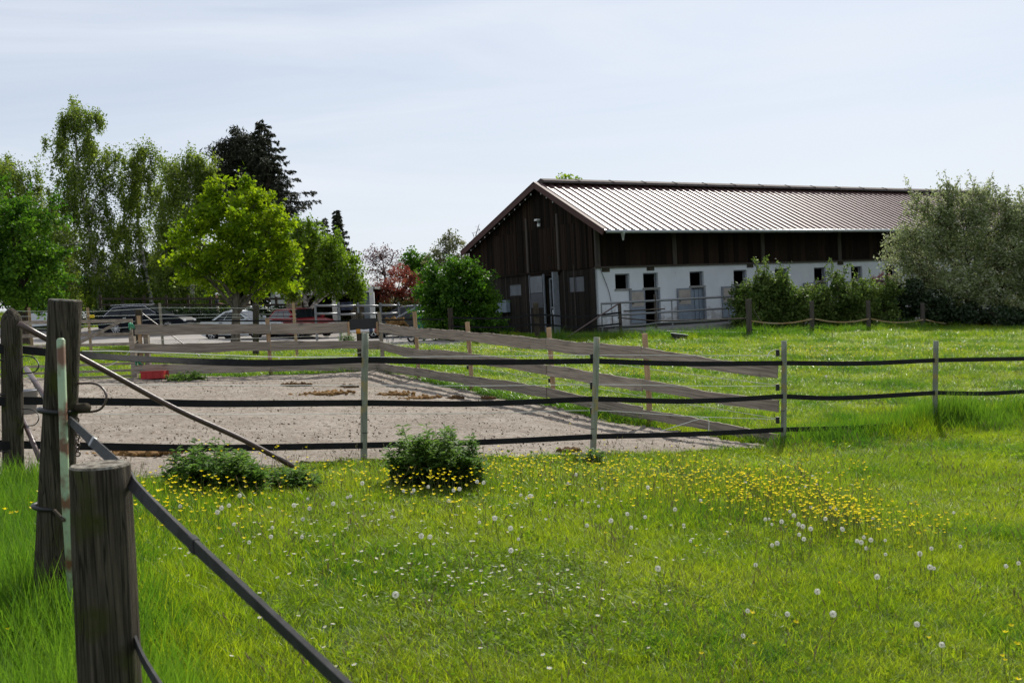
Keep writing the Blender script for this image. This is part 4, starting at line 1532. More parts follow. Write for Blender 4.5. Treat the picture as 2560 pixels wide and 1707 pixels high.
# ---- galvanised yard railing in the middle distance
yr_ = thing('yard_railing', 'galvanised two-rail pipe railing at the back of the yard', 'railing', tuple(gpt(895, 845, 46)))
YD = 46.0
ups_ = [(788, 764), (847, 755), (895, 756), (951, 757), (997, 755), (1038, 760)]
for px, pt in ups_:
    A = at(px, pt, YD)
    B = np.array([A[0], A[1], g1(A[0], A[1]) - .1])
    MB().tube([B, A], .055, 8).build('upright', M['galv'], yr_, loc=B)
for a, b_, ya, yb in ((788, 847, 764, 764), (847, 895, 765, 764), (895, 951, 764, 765), (951, 1000, 763, 764), (788, 847, 784, 784), (847, 895, 786, 785), (895, 948, 784, 784), (1015, 1060, 781, 780), (951, 997, 784, 783)):
    A, B = at(a, ya, YD - .07), at(b_, yb, YD - .07)
    MB().tube([A, B], .045, 8).build('rail', M['galv'], yr_, smooth=True, loc=A)
A, B = at(965, 809, YD - .4), at(1037, 771, YD - .1)
MB().tube([A, B], .045, 8).build('brace', M['galv'], yr_, loc=A)
A, B = at(948, 784, 29), at(948, 815, 29)
# ---- dark rail fence behind the parked cars
df = thing('post_and_rail_fence', 'dark painted post and rail fence behind the parked cars', 'fence', tuple(gpt(600, 790, 60)))
for px in range(250, 800, 55):
    A = at(px, 738, 60)
    B = np.array([A[0], A[1], g1(A[0], A[1]) - .1])
    MB().beam(B, A, .14, .14, (0, 1, 0)).build('post', M['log_dark'], df, loc=B)
for y_ in (747, 762):
    for px in range(250, 745, 55):
        A, B = at(px, y_, 59.9), at(px + 55, y_, 59.9)
        MB().beam(A, B, .05, .12).build('rail', M['log_dark'], df, loc=A)

# ================================================================== OBJECTS
M['tyre'] = mat('tyre_rubber', (.012, .012, .012), .8, .2, var=.2)
M['alloy'] = mat('alloy_rim', (.55, .56, .58), .3, .5, metal=.8, var=.1)
M['car_glass'] = mat('car_glass', (.010, .013, .017), .12, .3, var=.2)
M['navy'] = mat('navy_car_paint', (.004, .006, .012), .35, .1, var=.15)
M['silver'] = mat('silver_car_paint', (.52, .55, .58), .32, .5, col2=(.48, .51, .54), coat=.8)
M['red_car'] = mat('red_car_paint', (.22, .008, .014), .4, .3, var=.15, coat=.15)
M['char_car'] = mat('charcoal_car_paint', (.02, .023, .028), .35, .4, var=.15, coat=.4)
M['chrome'] = mat('chrome_trim', (.75, .76, .78), .15, .5, metal=1.0, var=.05)
M['tail'] = mat('tail_lamp', (.25, .01, .012), .2, .5, var=.1)
M['head'] = mat('head_lamp', (.55, .58, .6), .1, .6, var=.1)
M['trim'] = mat('car_trim', (.02, .02, .021), .6, .3, var=.2)


def car(name, label, loc, yaw, L, W, H, prof_top, cabin, paint, wheel_r, wb_f, wb_r, chrome=False, spokes=5, roof_rack=False):
    """x forward, y left. prof_top: upper outline of the lower body rear->front; cabin: (rear base x, rear roof x, front roof x, front base x, belt z rear, belt z front)"""
    root = thing(name, label, 'car', loc)
    root.rotation_euler = (0, 0, yaw)

    def loc_build(b, nm, mt, par=root, smooth=False, bevel=0.0):
        o = link(nm, b.mesh(nm, (0, 0, 0), smooth), mt, par)
        if bevel:
            bv = o.modifiers.new('bevel', 'BEVEL')
            bv.width = bevel
            bv.segments = 3
            bv.limit_method = 'ANGLE'
            bv.angle_limit = R(25)
        return o
    zb = .22
    poly = list(prof_top)
    bot = [(L / 2 - .04, zb + .1)]
    for wx in (wb_f, wb_r):
        R_ = wheel_r + .06
        for i in range(9):
            a = i / 8 * math.pi
            bot.append((wx + R_ * math.cos(a), max(zb, wheel_r + R_ * math.sin(a) - .02)))
        bot.append((wx - R_, zb))
    bot.append((-L / 2 + .05, zb + .1))
    poly = poly + bot
    n = len(poly)
    b = MB()
    secs = [(-W / 2 + .0, .985), (-W / 2 + .05, 1.0), (W / 2 - .05, 1.0), (W / 2, .985)]
    cx, cz = 0, .62
    for y, k in secs:
        b.v += [(cx + (x - cx) * k, y, cz + (z - cz) * (k if z > .75 else 1)) for x, z in poly]
    for s_ in range(3):
        for i in range(n):
            j = (i + 1) % n
            b.f.append((s_ * n + i, s_ * n + j, (s_ + 1) * n + j, (s_ + 1) * n + i))
    b.f.append(tuple(range(n)))
    b.f.append(tuple(reversed(range(3 * n, 4 * n))))
    body = loc_build(b, 'body', paint, bevel=.02)
    xr, xrr, xfr, xf, zr, zf = cabin
    yb, yt = W / 2 - .06, W / 2 - .24
    zt = H - .02
    # greenhouse with a rounded roof
    b = MB()
    rings = []
    for sgn in (1, -1):
        pass
    N = 10
    top = []
    for i in range(N + 1):
        u = i / N
        x = xrr + (xfr - xrr) * u
        top.append((x, zt - .05 * (2 * u - 1) ** 2))
    side = [(xr, zr)] + top + [(xf, zf)]
    ycs = [-1, -.93, -.5, 0, .5, .93, 1]
    for yc in ycs:
        for i, (x, z) in enumerate(side):
            base = i in (0, len(side) - 1)
            hw = yb if base else yt
            drop = 0 if base else .035 * abs(yc) ** 3 * 1.6
            b.v.append((x, hw * yc, z - drop))
    m_ = len(side)
    for i in range(len(ycs) - 1):
        for j in range(m_ - 1):
            b.f.append((i * m_ + j, i * m_ + j + 1, (i + 1) * m_ + j + 1, (i + 1) * m_ + j))
    b.f.append(tuple(range(m_)))
    b.f.append(tuple(reversed(range((len(ycs) - 1) * m_, len(ycs) * m_))))
    cab = loc_build(b, 'cabin', paint, smooth=False, bevel=.015)

    def sidepoint(x, z, sg):
        u = (z - (zr + zf) / 2) / (zt - .08 - (zr + zf) / 2)
        return (x, sg * (yb + (yt - yb) * u + .006), z)
    # side glass: rear quarter, rear door, front door
    zw0, zw1 = max(zr, zf) + .04, zt - .13

    def xr_at(z):
        return xr + (xrr - xr) * (z - zr) / (zt - .05 - zr)

    def xf_at(z):
        return xf + (xfr - xf) * (z - zf) / (zt - .05 - zf)
    x0b, x0t, x1b, x1t = xr_at(zw0) + .16, xr_at(zw1) + .22, xf_at(zw0) - .16, xf_at(zw1) - .12
    for sg in (1, -1):
        cuts = [0, .30, .64, 1.0]
        for i in range(3):
            a0, a1 = cuts[i] + (.012 if i else 0), cuts[i + 1] - (.012 if i < 2 else 0)
            q = [sidepoint(x0b + (x1b - x0b) * a0, zw0, sg), sidepoint(x0b + (x1b - x0b) * a1, zw0, sg),
                 sidepoint(x0t + (x1t - x0t) * a1, zw1, sg), sidepoint(x0t + (x1t - x0t) * a0, zw1, sg)]
            loc_build(MB().add(q, [(0, 1, 2, 3) if sg < 0 else (3, 2, 1, 0)]), 'side_window', M['car_glass'], cab)
        if chrome:
            loop = [sidepoint(x0b - .04, zw0 - .02, sg), sidepoint(x0t - .02, zw1 + .0, sg), sidepoint((x0t + x1t) / 2, zw1 + .045, sg), sidepoint(x1t, zw1 + .02, sg), sidepoint(x1b + .05, zw0 - .02, sg), sidepoint(x0b - .04, zw0 - .02, sg)]
            loc_build(MB().tube(loop, .013, 5), 'chrome_trim', M['chrome'], cab)
            loc_build(MB().tube([(xrr - .05, sg * (yt - .02), zt + .0), (xfr * .5 + xrr * .5, sg * (yt - .02), zt + .012), (xfr, sg * (yt - .02), zt - .02)], .011, 6), 'roof_rail', M['chrome'], cab)
        xm = xf_at(zw0) - .10
        loc_build(MB().box((xm - .06, sg * (W / 2 + .02) - .09, zw0 - .02), (xm + .06, sg * (W / 2 + .02) + .09, zw0 + .11)), 'mirror', paint, body, bevel=.02)
        for xh in (wb_r + .55, wb_r + 1.45):
            loc_build(MB().box((xh - .09, sg * (W / 2 + .012) - .012, zr - .13), (xh + .09, sg * (W / 2 + .012) + .012, zr - .10)), 'door_handle', M['trim'] if not chrome else M['chrome'], body)
        loc_build(MB().box((-L / 2 - .005, sg * (W / 2 - .16) - .15, .78), (-L / 2 + .14, sg * (W / 2 - .16) + .152, .92)), 'tail_lamp', M['tail'], body, bevel=.02)
        loc_build(MB().box((L / 2 - .22, sg * (W / 2 - .24) - .18, .62), (L / 2 - .015, sg * (W / 2 - .24) + .18, .74)), 'headlight', M['head'], body, bevel=.03)
    # windscreen and rear window, a little proud
    for (xb, zb_, xt_, zt_) in ((xf, zf, xfr, zt - .06), (xr, zr, xrr, zt - .06)):
        sg = 1 if xb > xt_ else -1
        nx_, nz_ = (zt_ - zb_), (xb - xt_) * sg
        ln = math.hypot(nx_, nz_)
        ox, oz = sg * nx_ / ln * .012, nz_ / ln * .012
        f0, f1 = .06, .93
        pts = []
        for f_ in (f0, f1):
            x = xb + (xt_ - xb) * f_ + ox
            z = zb_ + (zt_ - zb_) * f_ + oz
            hw = (yb + (yt - yb) * f_) - .07
            pts.append((x, -hw, z))
            pts.append((x, hw, z))
        loc_build(MB().add(pts, [(0, 1, 3, 2) if sg > 0 else (2, 3, 1, 0)]), 'windscreen' if sg > 0 else 'rear_window', M['car_glass'], cab)
    loc_build(MB().box((L / 2 - .06, -.45, .42), (L / 2 + .004, .45, .58)), 'grille', M['trim'], body)
    loc_build(MB().box((-L / 2 - .008, -.26, .55), (-L / 2 + .01, .26, .66)), 'number_plate', M['white_paint'], body)
    loc_build(MB().box((-L / 2 + .3, -W / 2 + .06, .16), (L / 2 - .3, W / 2 - .06, .3)), 'underbody', M['trim'])
    for wx in (wb_f, wb_r):
        for sg in (1, -1):
            b = MB()
            k = len(b.v)
            pr = [(.62, -.10), (.95, -.11), (1.0, -.07), (1.0, .07), (.95, .11), (.62, .10)]
            n_ = 24
            for r_, y in pr:
                for j in range(n_):
                    a = 2 * math.pi * j / n_
                    b.v.append((r_ * wheel_r * math.cos(a), y, r_ * wheel_r * math.sin(a)))
            for i in range(len(pr) - 1):
                for j in range(n_):
                    b.f.append((i * n_ + j, i * n_ + (j + 1) % n_, (i + 1) * n_ + (j + 1) % n_, (i + 1) * n_ + j))
            wo_ = link('wheel', b.mesh('wheel', smooth=True), M['tyre'], root, (wx, sg * (W / 2 - .11), wheel_r))
            b = MB()
            b.ring((0, sg * .085, 0), wheel_r * .63, .018, (0, 1, 0), 24, 6)
            for j in range(spokes):
                a = 2 * math.pi * j / spokes + .2
                b.beam((0, sg * .09, 0), (wheel_r * .62 * math.cos(a), sg * .085, wheel_r * .62 * math.sin(a)), .045 if spokes < 8 else .03, .03, (0, 1, 0))
            b.tube([(0, sg * .06, 0), (0, sg * .11, 0)], .05, 10)
            link('rim', b.mesh('rim'), M['alloy'], wo_)
            link('brake_disc', MB().tube([(0, sg * .0, 0), (0, sg * .03, 0)], wheel_r * .6, 16).mesh('brake_disc'), M['trim'], wo_)
    return root


def on_ground(px, Yd, dz=0.035):
    p = at(px, 840, Yd)
    return (p[0], p[1], g1(p[0], p[1]) + dz)


car('parked_car', 'dark navy estate SUV with chrome window trim and silver multi-spoke wheels', on_ground(372, 57), R(-4), 4.95, 1.95, 1.72,
    [(-2.47, .55), (-2.46, .95), (-2.36, 1.08), (-1.2, 1.10), (1.0, 1.06), (1.35, 1.02), (2.2, .86), (2.44, .68), (2.46, .45)],
    (-2.32, -1.75, .15, 1.22, 1.07, 1.04), M['navy'], .37, 1.55, -1.45, chrome=True, spokes=10)
car('parked_car', 'small silver-white notchback car standing behind the maple trunk', on_ground(607, 50), R(-16), 3.75, 1.7, 1.50,
    [(-1.86, .5), (-1.87, .88), (-1.75, .97), (-1.0, .98), (.7, .93), (1.0, .90), (1.65, .78), (1.84, .62), (1.86, .42)],
    (-1.28, -.62, .12, 1.0, .96, .92), M['silver'], .31, 1.2, -1.22, spokes=6)
car('parked_car', 'dark red SUV parked facing the paddock corner', on_ground(752, 53), R(-50), 4.35, 1.82, 1.62,
    [(-2.16, .5), (-2.17, .95), (-2.05, 1.06), (-1.0, 1.06), (.8, 1.02), (1.1, 1.0), (1.9, .88), (2.12, .72), (2.16, .45)],
    (-2.05, -1.5, .05, 1.05, 1.05, 1.01), M['red_car'], .34, 1.32, -1.3, spokes=5)
car('parked_car', 'charcoal hatchback half hidden behind the round bush beside the teal bin', on_ground(1008, 49), R(172), 3.9, 1.75, 1.55,
    [(-1.95, .5), (-1.95, .95), (-1.85, 1.0), (-.9, 1.02), (.7, .96), (1.0, .94), (1.7, .82), (1.9, .66), (1.95, .42)],
    (-1.85, -1.35, .05, .98, 1.0, .95), M['char_car'], .32, 1.25, -1.25, spokes=5)
car('parked_car', 'silver car parked under the round tree behind the rope fence', on_ground(120, 60), R(186), 4.3, 1.76, 1.48,
    [(-2.15, .5), (-2.15, .92), (-2.0, .98), (-1.0, .98), (.7, .94), (1.0, .92), (1.9, .78), (2.1, .62), (2.15, .42)],
    (-1.9, -1.1, .1, 1.1, .97, .93), M['silver'], .32, 1.35, -1.3, spokes=5)

# teal waste bin beside the bush
tb = thing('waste_bin', 'tall teal waste container half hidden by the round bush', 'bin', on_ground(1066, 46, 0))
p0 = origin_of(tb)
b = MB()
c = []
for z, k in ((0.05, .82), (1.15, 1.0)):
    c += [p0 + (x * .55 * k, y * .45 * k, z) for x, y in ((-1, -1), (1, -1), (1, 1), (-1, 1))]
b.add(c, [(0, 3, 2, 1), (0, 1, 5, 4), (1, 2, 6, 5), (2, 3, 7, 6), (3, 0, 4, 7), (4, 5, 6, 7)])
b.build('body', M['teal'], tb, bevel=.03)
MB().box(p0 + (-.58, -.48, 1.152), p0 + (.58, .48, 1.24)).build('lid', M['teal'], tb, bevel=.03)
for sx in (-1, 1):
    MB().tube([p0 + (sx * .38, -.42, .08), p0 + (sx * .46, -.42, .08)], .08, 10).build('wheel', M['tyre'], tb)
# wheelbarrow with hay
wbp = np.array(on_ground(990, 40.5, 0.03))
wb_ = thing('wheelbarrow', 'wheelbarrow heaped with brown hay in the yard', 'wheelbarrow', tuple(wbp))
b = MB()
c = [wbp + (x, y, z) for x, y, z in ((-.35, -.25, .35), (.35, -.25, .35), (.35, .25, .35), (-.35, .25, .35), (-.55, -.34, .65), (.5, -.34, .65), (.5, .34, .65), (-.55, .34, .65))]
b.add(c, [(0, 3, 2, 1), (0, 1, 5, 4), (1, 2, 6, 5), (2, 3, 7, 6), (3, 0, 4, 7)])
b.build('tray', M['plinth'], wb_)
b = MB()
for i in range(14):
    a = i * .45
    b.tube([wbp + (math.cos(a) * .2 * random.random(), math.sin(a) * .15, .6), wbp + (random.uniform(-.35, .35), random.uniform(-.2, .2), random.uniform(.8, 1.0)), wbp + (random.uniform(-.45, .45), random.uniform(-.25, .25), .66)], [.16, .12, .1], 7)
b.build('hay', M['hay'], wb_, smooth=True)
MB().ring(wbp + (.62, 0, .18), .14, .04, (0, 1, 0)).build('wheel', M['tyre'], wb_)
for sy in (-.22, .22):
    MB().tube([wbp + (.62, sy * .3, .18), wbp + (-.2, sy, .38), wbp + (-1.0, sy * 1.3, .62)], .018, 6).build('handle', M['galv'], wb_)
    MB().tube(lerp_path([wbp + (-.1, sy, .36), wbp + (-.18, sy, .0), wbp + (-.32, sy, .0), wbp + (-.4, sy, .42)], 4), .014, 6).build('leg', M['galv'], wb_)

# red crate under the lowest board
rc0 = gpt(389, 951, 23.75) + np.array([0, 0, .05])
rc = thing('crate', 'red plastic crate under the lowest board beside the gate', 'crate', tuple(rc0))
b = MB()
for (lo, hi) in (((-.26, -.18, .01), (.26, .18, .03)), ((-.27, -.19, .0), (-.25, .19, .17)), ((.25, -.19, .0), (.27, .19, .17)), ((-.25, -.19, .0), (.25, -.17, .17)), ((-.25, .17, .0), (.25, .19, .17))):
    b.box(rc0 + lo, rc0 + hi)
b.build('shell', M['red_plastic'], rc)
MB().box(rc0 + (-.285, -.205, .15), rc0 + (.285, -.19, .185)).build('rim', M['red_plastic'], rc)
MB().box(rc0 + (-.285, .19, .15), rc0 + (.285, .205, .185)).build('rim', M['red_plastic'], rc)
for x in (-.17, 0, .17):
    MB().box(rc0 + (x - .012, -.2, .01), rc0 + (x + .012, -.191, .15)).build('rib', M['red_plastic'], rc)

# grey bucket behind the timber post
bk0 = at(63, 1035, 9.3)
bk_ = thing('bucket', 'grey bucket of water hanging behind the pointed timber post', 'bucket', tuple(bk0))
MB().lathe(bk0, [(.0, 0), (.095, .0), (.12, .21), (.128, .21), (.128, .225), (.114, .225), (.105, .14)], 20).build('pail', M['bucket'], bk_, smooth=True)
MB().lathe(bk0, [(.112, .175), (.0, .176)], 20).build('water', M['bucket_in'], bk_)
hd = [bk0 + (-.12, 0, .21), bk0 + (-.08, -.02, .32), bk0 + (0, -.02, .36), bk0 + (.08, -.02, .32), bk0 + (.12, 0, .21)]
MB().tube(lerp_path(hd, 4), .004, 5).build('handle', M['galv'], bk_)

# pale tray lying in the grass
tr0 = gpt(1698, 838, 37)
tr_ = thing('feed_trough', 'pale shallow feed trough tipped in the grass before the stable', 'trough', tuple(tr0))
b = MB()
for q, z in ((1, .22), (.8, .02)):
    b.v += [tuple(tr0 + (x * .28 * q, y * .22 * q, z + (x * -.05))) for x, y in ((-1, -1), (1, -1), (1, 1), (-1, 1))]
b.f += [(0, 1, 5, 4), (1, 2, 6, 5), (2, 3, 7, 6), (3, 0, 4, 7), (4, 5, 6, 7)]
b.build('tub', M['plinth'], tr_)
MB().add([tr0 + (x * .3, y * .24, .225 - x * .05) for x, y in ((-1, -1), (1, -1), (1, 1), (-1, 1))] + [tr0 + (x * .3, y * .24, .245 - x * .05) for x, y in ((-1, -1), (1, -1), (1, 1), (-1, 1))],
         [(0, 3, 2, 1), (4, 5, 6, 7), (0, 1, 5, 4), (1, 2, 6, 5), (2, 3, 7, 6), (3, 0, 4, 7)]).build('lid', M['white_paint'], tr_)

# open shelter behind the railing
shp = np.array(on_ground(800, 58, 0))
sh = thing('open_shelter', 'flat-roofed open shelter with white posts and pale fascia under the weeping birch', 'shelter', tuple(shp))
SD = 57.0
zg = shp[2]
xa, xb_ = at(690, 760, SD)[0], at(934, 760, SD)[0]
ztop = at(820, 722, SD)[2]
MB().box((xa, SD, ztop - .30), (xb_, SD + .12, ztop)).build('fascia', M['white_paint'], sh)
MB().box((xa - .1, SD + .12, ztop - .12), (xb_ + .1, SD + 5, ztop + .02)).build('roof', M['concrete'], sh)
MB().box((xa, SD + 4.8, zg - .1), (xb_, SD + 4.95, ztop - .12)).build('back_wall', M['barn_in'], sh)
for px in (836, 930):
    x = at(px, 760, SD)[0]
    MB().box((x - .13, SD + .0, zg - .2), (x + .13, SD + .25, ztop - .30)).build('pillar', M['white_paint'], sh)
x = at(920, 760, SD)[0]
MB().box((x - .3, SD + .5, zg - .2), (x + .1, SD + .62, ztop - .12)).build('screen', M['panel_blue'], sh)
for k in range(7):
    z = zg + .2 + k * .29
    A, B = at(712, 760, SD), at(752, 760, SD)
    MB().box((A[0], SD + .3, z), (B[0], SD + .36, z + .25)).build('board', M['board'], sh)
for k in range(10):
    x = at(868, 760, SD)[0] + k * .105
    MB().box((x, SD + 1.2, zg - .1), (x + .09, SD + 1.24, zg + 1.1)).build('board', M['board'], sh)
MB().tube([at(868, 775, 56.5), at(868, 775, 56.5) + np.array([0, 0, .45])], .32, 14).build('barrel', M['blue_paint'], sh)
# low house with pitched roof behind the shelter
hs = thing('outbuilding', 'low outbuilding with brown pitched roof behind the maple', 'building', tuple(on_ground(720, 72, 0)))
hz = origin_of(hs)
hx0, hx1 = at(676, 720, 72)[0], at(800, 720, 72)[0]
zE, zR = at(700, 727, 72)[2], at(720, 700, 74)[2]
MB().box((hx0, 72, hz[2] - .3), (hx1, 78, zE)).build('wall', M['white_paint'], hs)
b = MB()
b.add([(hx0 - .4, 71.5, zE - .05), (hx1 + .4, 71.5, zE - .05), (hx1 + .4, 78.5, zE - .05), (hx0 - .4, 78.5, zE - .05), (hx0 + 1.8, 75, zR), (hx1 - 1, 75, zR)], [(0, 1, 5, 4), (1, 2, 5), (2, 3, 4, 5), (3, 0, 4), (3, 2, 1, 0)])
b.build('roof', mat('brown_tiles', (.10, .08, .075), .9, .2, var=.4, scale=3), hs)
MB().box((hx0 + 1.0, 71.96, hz[2] + .9), (hx0 + 1.9, 71.99, zE - .3)).build('window', M['car_glass'], hs)
# long dark shed far left behind the birches
ls = thing('timber_shed', 'long dark timber shed behind the birches on the left', 'shed', tuple(on_ground(330, 84, 0)))
lz = origin_of(ls)
x0_, x1_ = at(60, 740, 84)[0], at(560, 740, 84)[0]
zt_ = at(330, 722, 84)[2]
k = 0
x = x0_
while x < x1_:
    w = .42
    MB().box((x, 84, lz[2] - 1.2), (x + w - .03, 84.08, zt_ - .1)).build('plank', M['plank_grey'], ls)
    x += w
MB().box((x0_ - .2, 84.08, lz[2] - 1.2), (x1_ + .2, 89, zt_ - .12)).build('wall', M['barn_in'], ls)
MB().box((x0_ - .5, 83.6, zt_ - .1), (x1_ + .5, 89.5, zt_ + .08)).build('roof', M['plinth'], ls)


# ---- people
def person(label, loc, yaw, shirt, trousers, skin, cap, reach, scale=1.0):
    """one continuous skinned figure; clothing assigned by height on the same surface"""
    J = [(0, 0, .95, .135), (0, 0, 1.12, .125), (0, 0, 1.32, .15), (0, 0, 1.44, .10), (0, 0, 1.52, .055), (0, .015, 1.60, .085), (0, .02, 1.70, .095),
         (-.09, 0, .88, .10), (-.11, .01, .50, .075), (-.12, 0, .10, .05), (-.13, .13, .05, .045),
         (.09, 0, .88, .10), (.11, -.01, .50, .075), (.12, 0, .10, .05), (.13, .13, .05, .045),
         (-.19, 0, 1.40, .065), (-.25, -.02, 1.14, .05), (-.26, .08, .92, .036), (-.26, .12, .84, .03),
         (.19, 0, 1.40, .065)]
    if reach:
        J += [(.27, .06, 1.18, .05), (.36, .30, 1.12, .036), (.39, .40, 1.12, .03)]
    else:
        J += [(.25, -.02, 1.14, .05), (.26, .08, .92, .036), (.26, .12, .84, .03)]
    E_ = [(0, 1), (1, 2), (2, 3), (3, 4), (4, 5), (5, 6), (0, 7), (7, 8), (8, 9), (9, 10), (0, 11), (11, 12), (12, 13), (13, 14), (2, 15), (15, 16), (16, 17), (17, 18), (2, 19), (19, 20), (20, 21), (21, 22)]
    me = bpy.data.meshes.new('person_skeleton')
    me.from_pydata([j[:3] for j in J], E_, [])
    ob = bpy.data.objects.new('person_skeleton', me)
    col.objects.link(ob)
    sk = ob.modifiers.new('skin', 'SKIN')
    for v, j in zip(me.skin_vertices[0].data, J):
        v.radius = (j[3], j[3])
        v.use_root = False
    me.skin_vertices[0].data[0].use_root = True
    ss = ob.modifiers.new('sub', 'SUBSURF')
    ss.levels = 2
    dg_ = bpy.context.evaluated_depsgraph_get()
    me2 = bpy.data.meshes.new_from_object(ob.evaluated_get(dg_))
    bpy.data.objects.remove(ob)
    root = thing('person', label, 'person', loc)
    root.rotation_euler = (0, 0, yaw)
    root.scale = (scale,) * 3
    me2.materials.clear()
    for q in (trousers, shirt, skin, M['trim']):
        me2.materials.append(q)
    for p in me2.polygons:
        z, x = p.center.z, abs(p.center.x)
        if z < .10:
            k = 3
        elif z < 1.0 and x < .22:
            k = 0
        elif z > 1.48 or (x > .22 and z < 1.2):
            k = 2
        else:
            k = 1
        p.material_index = k
        p.use_smooth = True
    link('body', me2, None, root)
    c = MB().lathe((0, .02, 1.69), [(.105, .0), (.108, .05), (.085, .10), (.04, .125), (0, .13)], 14)
    c.add([(x * .09, .1 + y, 1.695) for x, y in ((-1, 0), (-.7, .09), (0, .12), (.7, .09), (1, 0))] + [(x * .09, .1 + y, 1.71) for x, y in ((-1, 0), (-.7, .09), (0, .12), (.7, .09), (1, 0))],
          [(4, 3, 2, 1, 0), (5, 6, 7, 8, 9), (0, 1, 6, 5), (1, 2, 7, 6), (2, 3, 8, 7), (3, 4, 9, 8)])
    link('cap', c.mesh('cap', smooth=True), cap, root)
    return root


M['grey_shirt'] = mat('grey_shirt', (.055, .06, .07), .9, .1, var=.2)
M['beige_cloth'] = mat('beige_trousers', (.34, .28, .22), .9, .1, var=.2)
M['cream_cloth'] = mat('cream_cloth', (.52, .48, .40), .9, .1, var=.15)
M['skin'] = mat('skin', (.40, .24, .17), .6, .3, var=.1)


def stand(px, py_head, Yd, h=1.82):
    p = at(px, py_head, Yd)
    return (p[0], p[1], g1(p[0], p[1]))


pl = stand(541, 731, 61)
person('person in white cap, grey T-shirt and beige trousers reaching out one hand', pl, R(-70), M['grey_shirt'], M['beige_cloth'], M['skin'], M['white_paint'], True)
pl = stand(618, 733, 60.6)
person('person in cream top and white cap partly hidden behind the maple trunk', pl, R(80), M['cream_cloth'], M['cream_cloth'], M['skin'], M['white_paint'], False)


# ---- manure heaps and litter on the sand
def blob_mesh(name, n, rx, ry, h, mt, seed, clump=.035):
    rg = np.random.default_rng(seed)
    ico = bmesh.new()
    bmesh.ops.create_icosphere(ico, subdivisions=1, radius=1)
    iv = np.array([v.co[:] for v in ico.verts])
    ifc = np.array([[v.index for v in f.verts] for f in ico.faces])
    ico.free()
    Vs, Fs = [], []
    for i in range(n):
        a, q = rg.uniform(0, 6.283), math.sqrt(rg.uniform(0, 1))
        c = np.array([math.cos(a) * q * rx * (1.0 if mt == M['dirt'] else 1.25), math.sin(a) * q * ry * (1.0 if mt == M['dirt'] else 1.25), h * (1 - q) * rg.uniform(.3, 1)])
        r = clump * rg.uniform(.5, 1.5)
        Vs.append(iv * r * rg.uniform(.7, 1.2, (1, 3)) * (1 + rg.normal(0, .12, (len(iv), 1))) + c)
        Fs.append(ifc + i * len(iv))
    # the trodden mound that the clumps sit in
    Vs.append(iv * np.array([rx, ry, h * .6 + .012]) * (1 + rg.normal(0, .10, (len(iv), 1))))
    Fs.append(ifc + n * len(iv))
    return np_mesh(name, np.concatenate(Vs), np.concatenate(Fs), mt, smooth=True)


heaps = [(735, 965, .42, .28, .06, 60, 'dirt', 'flat dark heap of horse droppings near the middle of the sand'),
         (800, 985, .55, .40, .04, 80, 'hay', 'scattered brown hay litter below the dark droppings'),
         (868, 973, .24, .16, .06, 26, 'dirt', 'small dark droppings heap close to the thin post'),
         (985, 987, .34, .26, .05, 46, 'hay', 'brown litter heap by the fence shadow on the sand'),
         (1040, 996, .45, .25, .03, 40, 'hay', 'thin spread of brown litter beside the fence shadow'),
         (1138, 997, .20, .14, .07, 22, 'dirt', 'compact dark droppings pile under the middle belt'),
         (1218, 997, .15, .10, .06, 14, 'dirt', 'very small dark droppings pile near the board fence'),
         (1420, 1131, .16, .11, .06, 26, 'dirt', 'fresh dark droppings pile beside the buttercups and thin post'),
         (335, 1135, .45, .22, .04, 60, 'hay', 'reddish hay litter heap under the lowest belt')]
for i, (px, py, rx, ry, h, n, mm_, lab) in enumerate(heaps):
    p = ground_at(px, py, .03)
    o = link('manure_heap', blob_mesh('manure_heap', n, rx, ry, h, M[mm_], 200 + i), None, None, (p[0], p[1], g1(p[0], p[1]) + .03))
    tag(o, lab, 'manure heap') if mm_ == 'dirt' else tag(o, lab, kind='stuff')
# countless clods over the sand
rgc = np.random.default_rng(77)
NCL = 16000
cx = rgc.uniform(-12, 3.5, NCL)
cyy = rgc.uniform(8.8, 24, NCL)
kp = inside(SAND, cx, cyy) & (smooth_noise(cx * .8, cyy * .8, 9) + rgc.normal(0, .5, NCL) > -.1)
cx, cyy = cx[kp], cyy[kp]
tet = np.array([(1, 1, 1), (-1, -1, 1), (-1, 1, -1), (1, -1, -1)]) / 1.7
tf = np.array([(0, 1, 2), (0, 3, 1), (0, 2, 3), (1, 3, 2)])
sz = rgc.gamma(2.0, .0032, len(cx)) + .004
Vc = tet[None] * sz[:, None, None] * rgc.uniform(.6, 1.3, (len(cx), 4, 3)) + np.stack([cx, cyy, gz(cx, cyy) + .035], -1)[:, None]
Fc = tf[None] + (np.arange(len(cx)) * 4)[:, None, None]
tag(link('clods', np_mesh('clods', Vc.reshape(-1, 3), Fc.reshape(-1, 3), mat('clod', (.16, .125, .095), .95, .1, col2=(.09, .065, .048), scale=2)), None), 'small dark clods scattered over the sand', kind='stuff')

# ================================================================== TREES AND SHRUBS
def unit(v):
    return v / (np.linalg.norm(v, axis=-1, keepdims=True) + 1e-9)


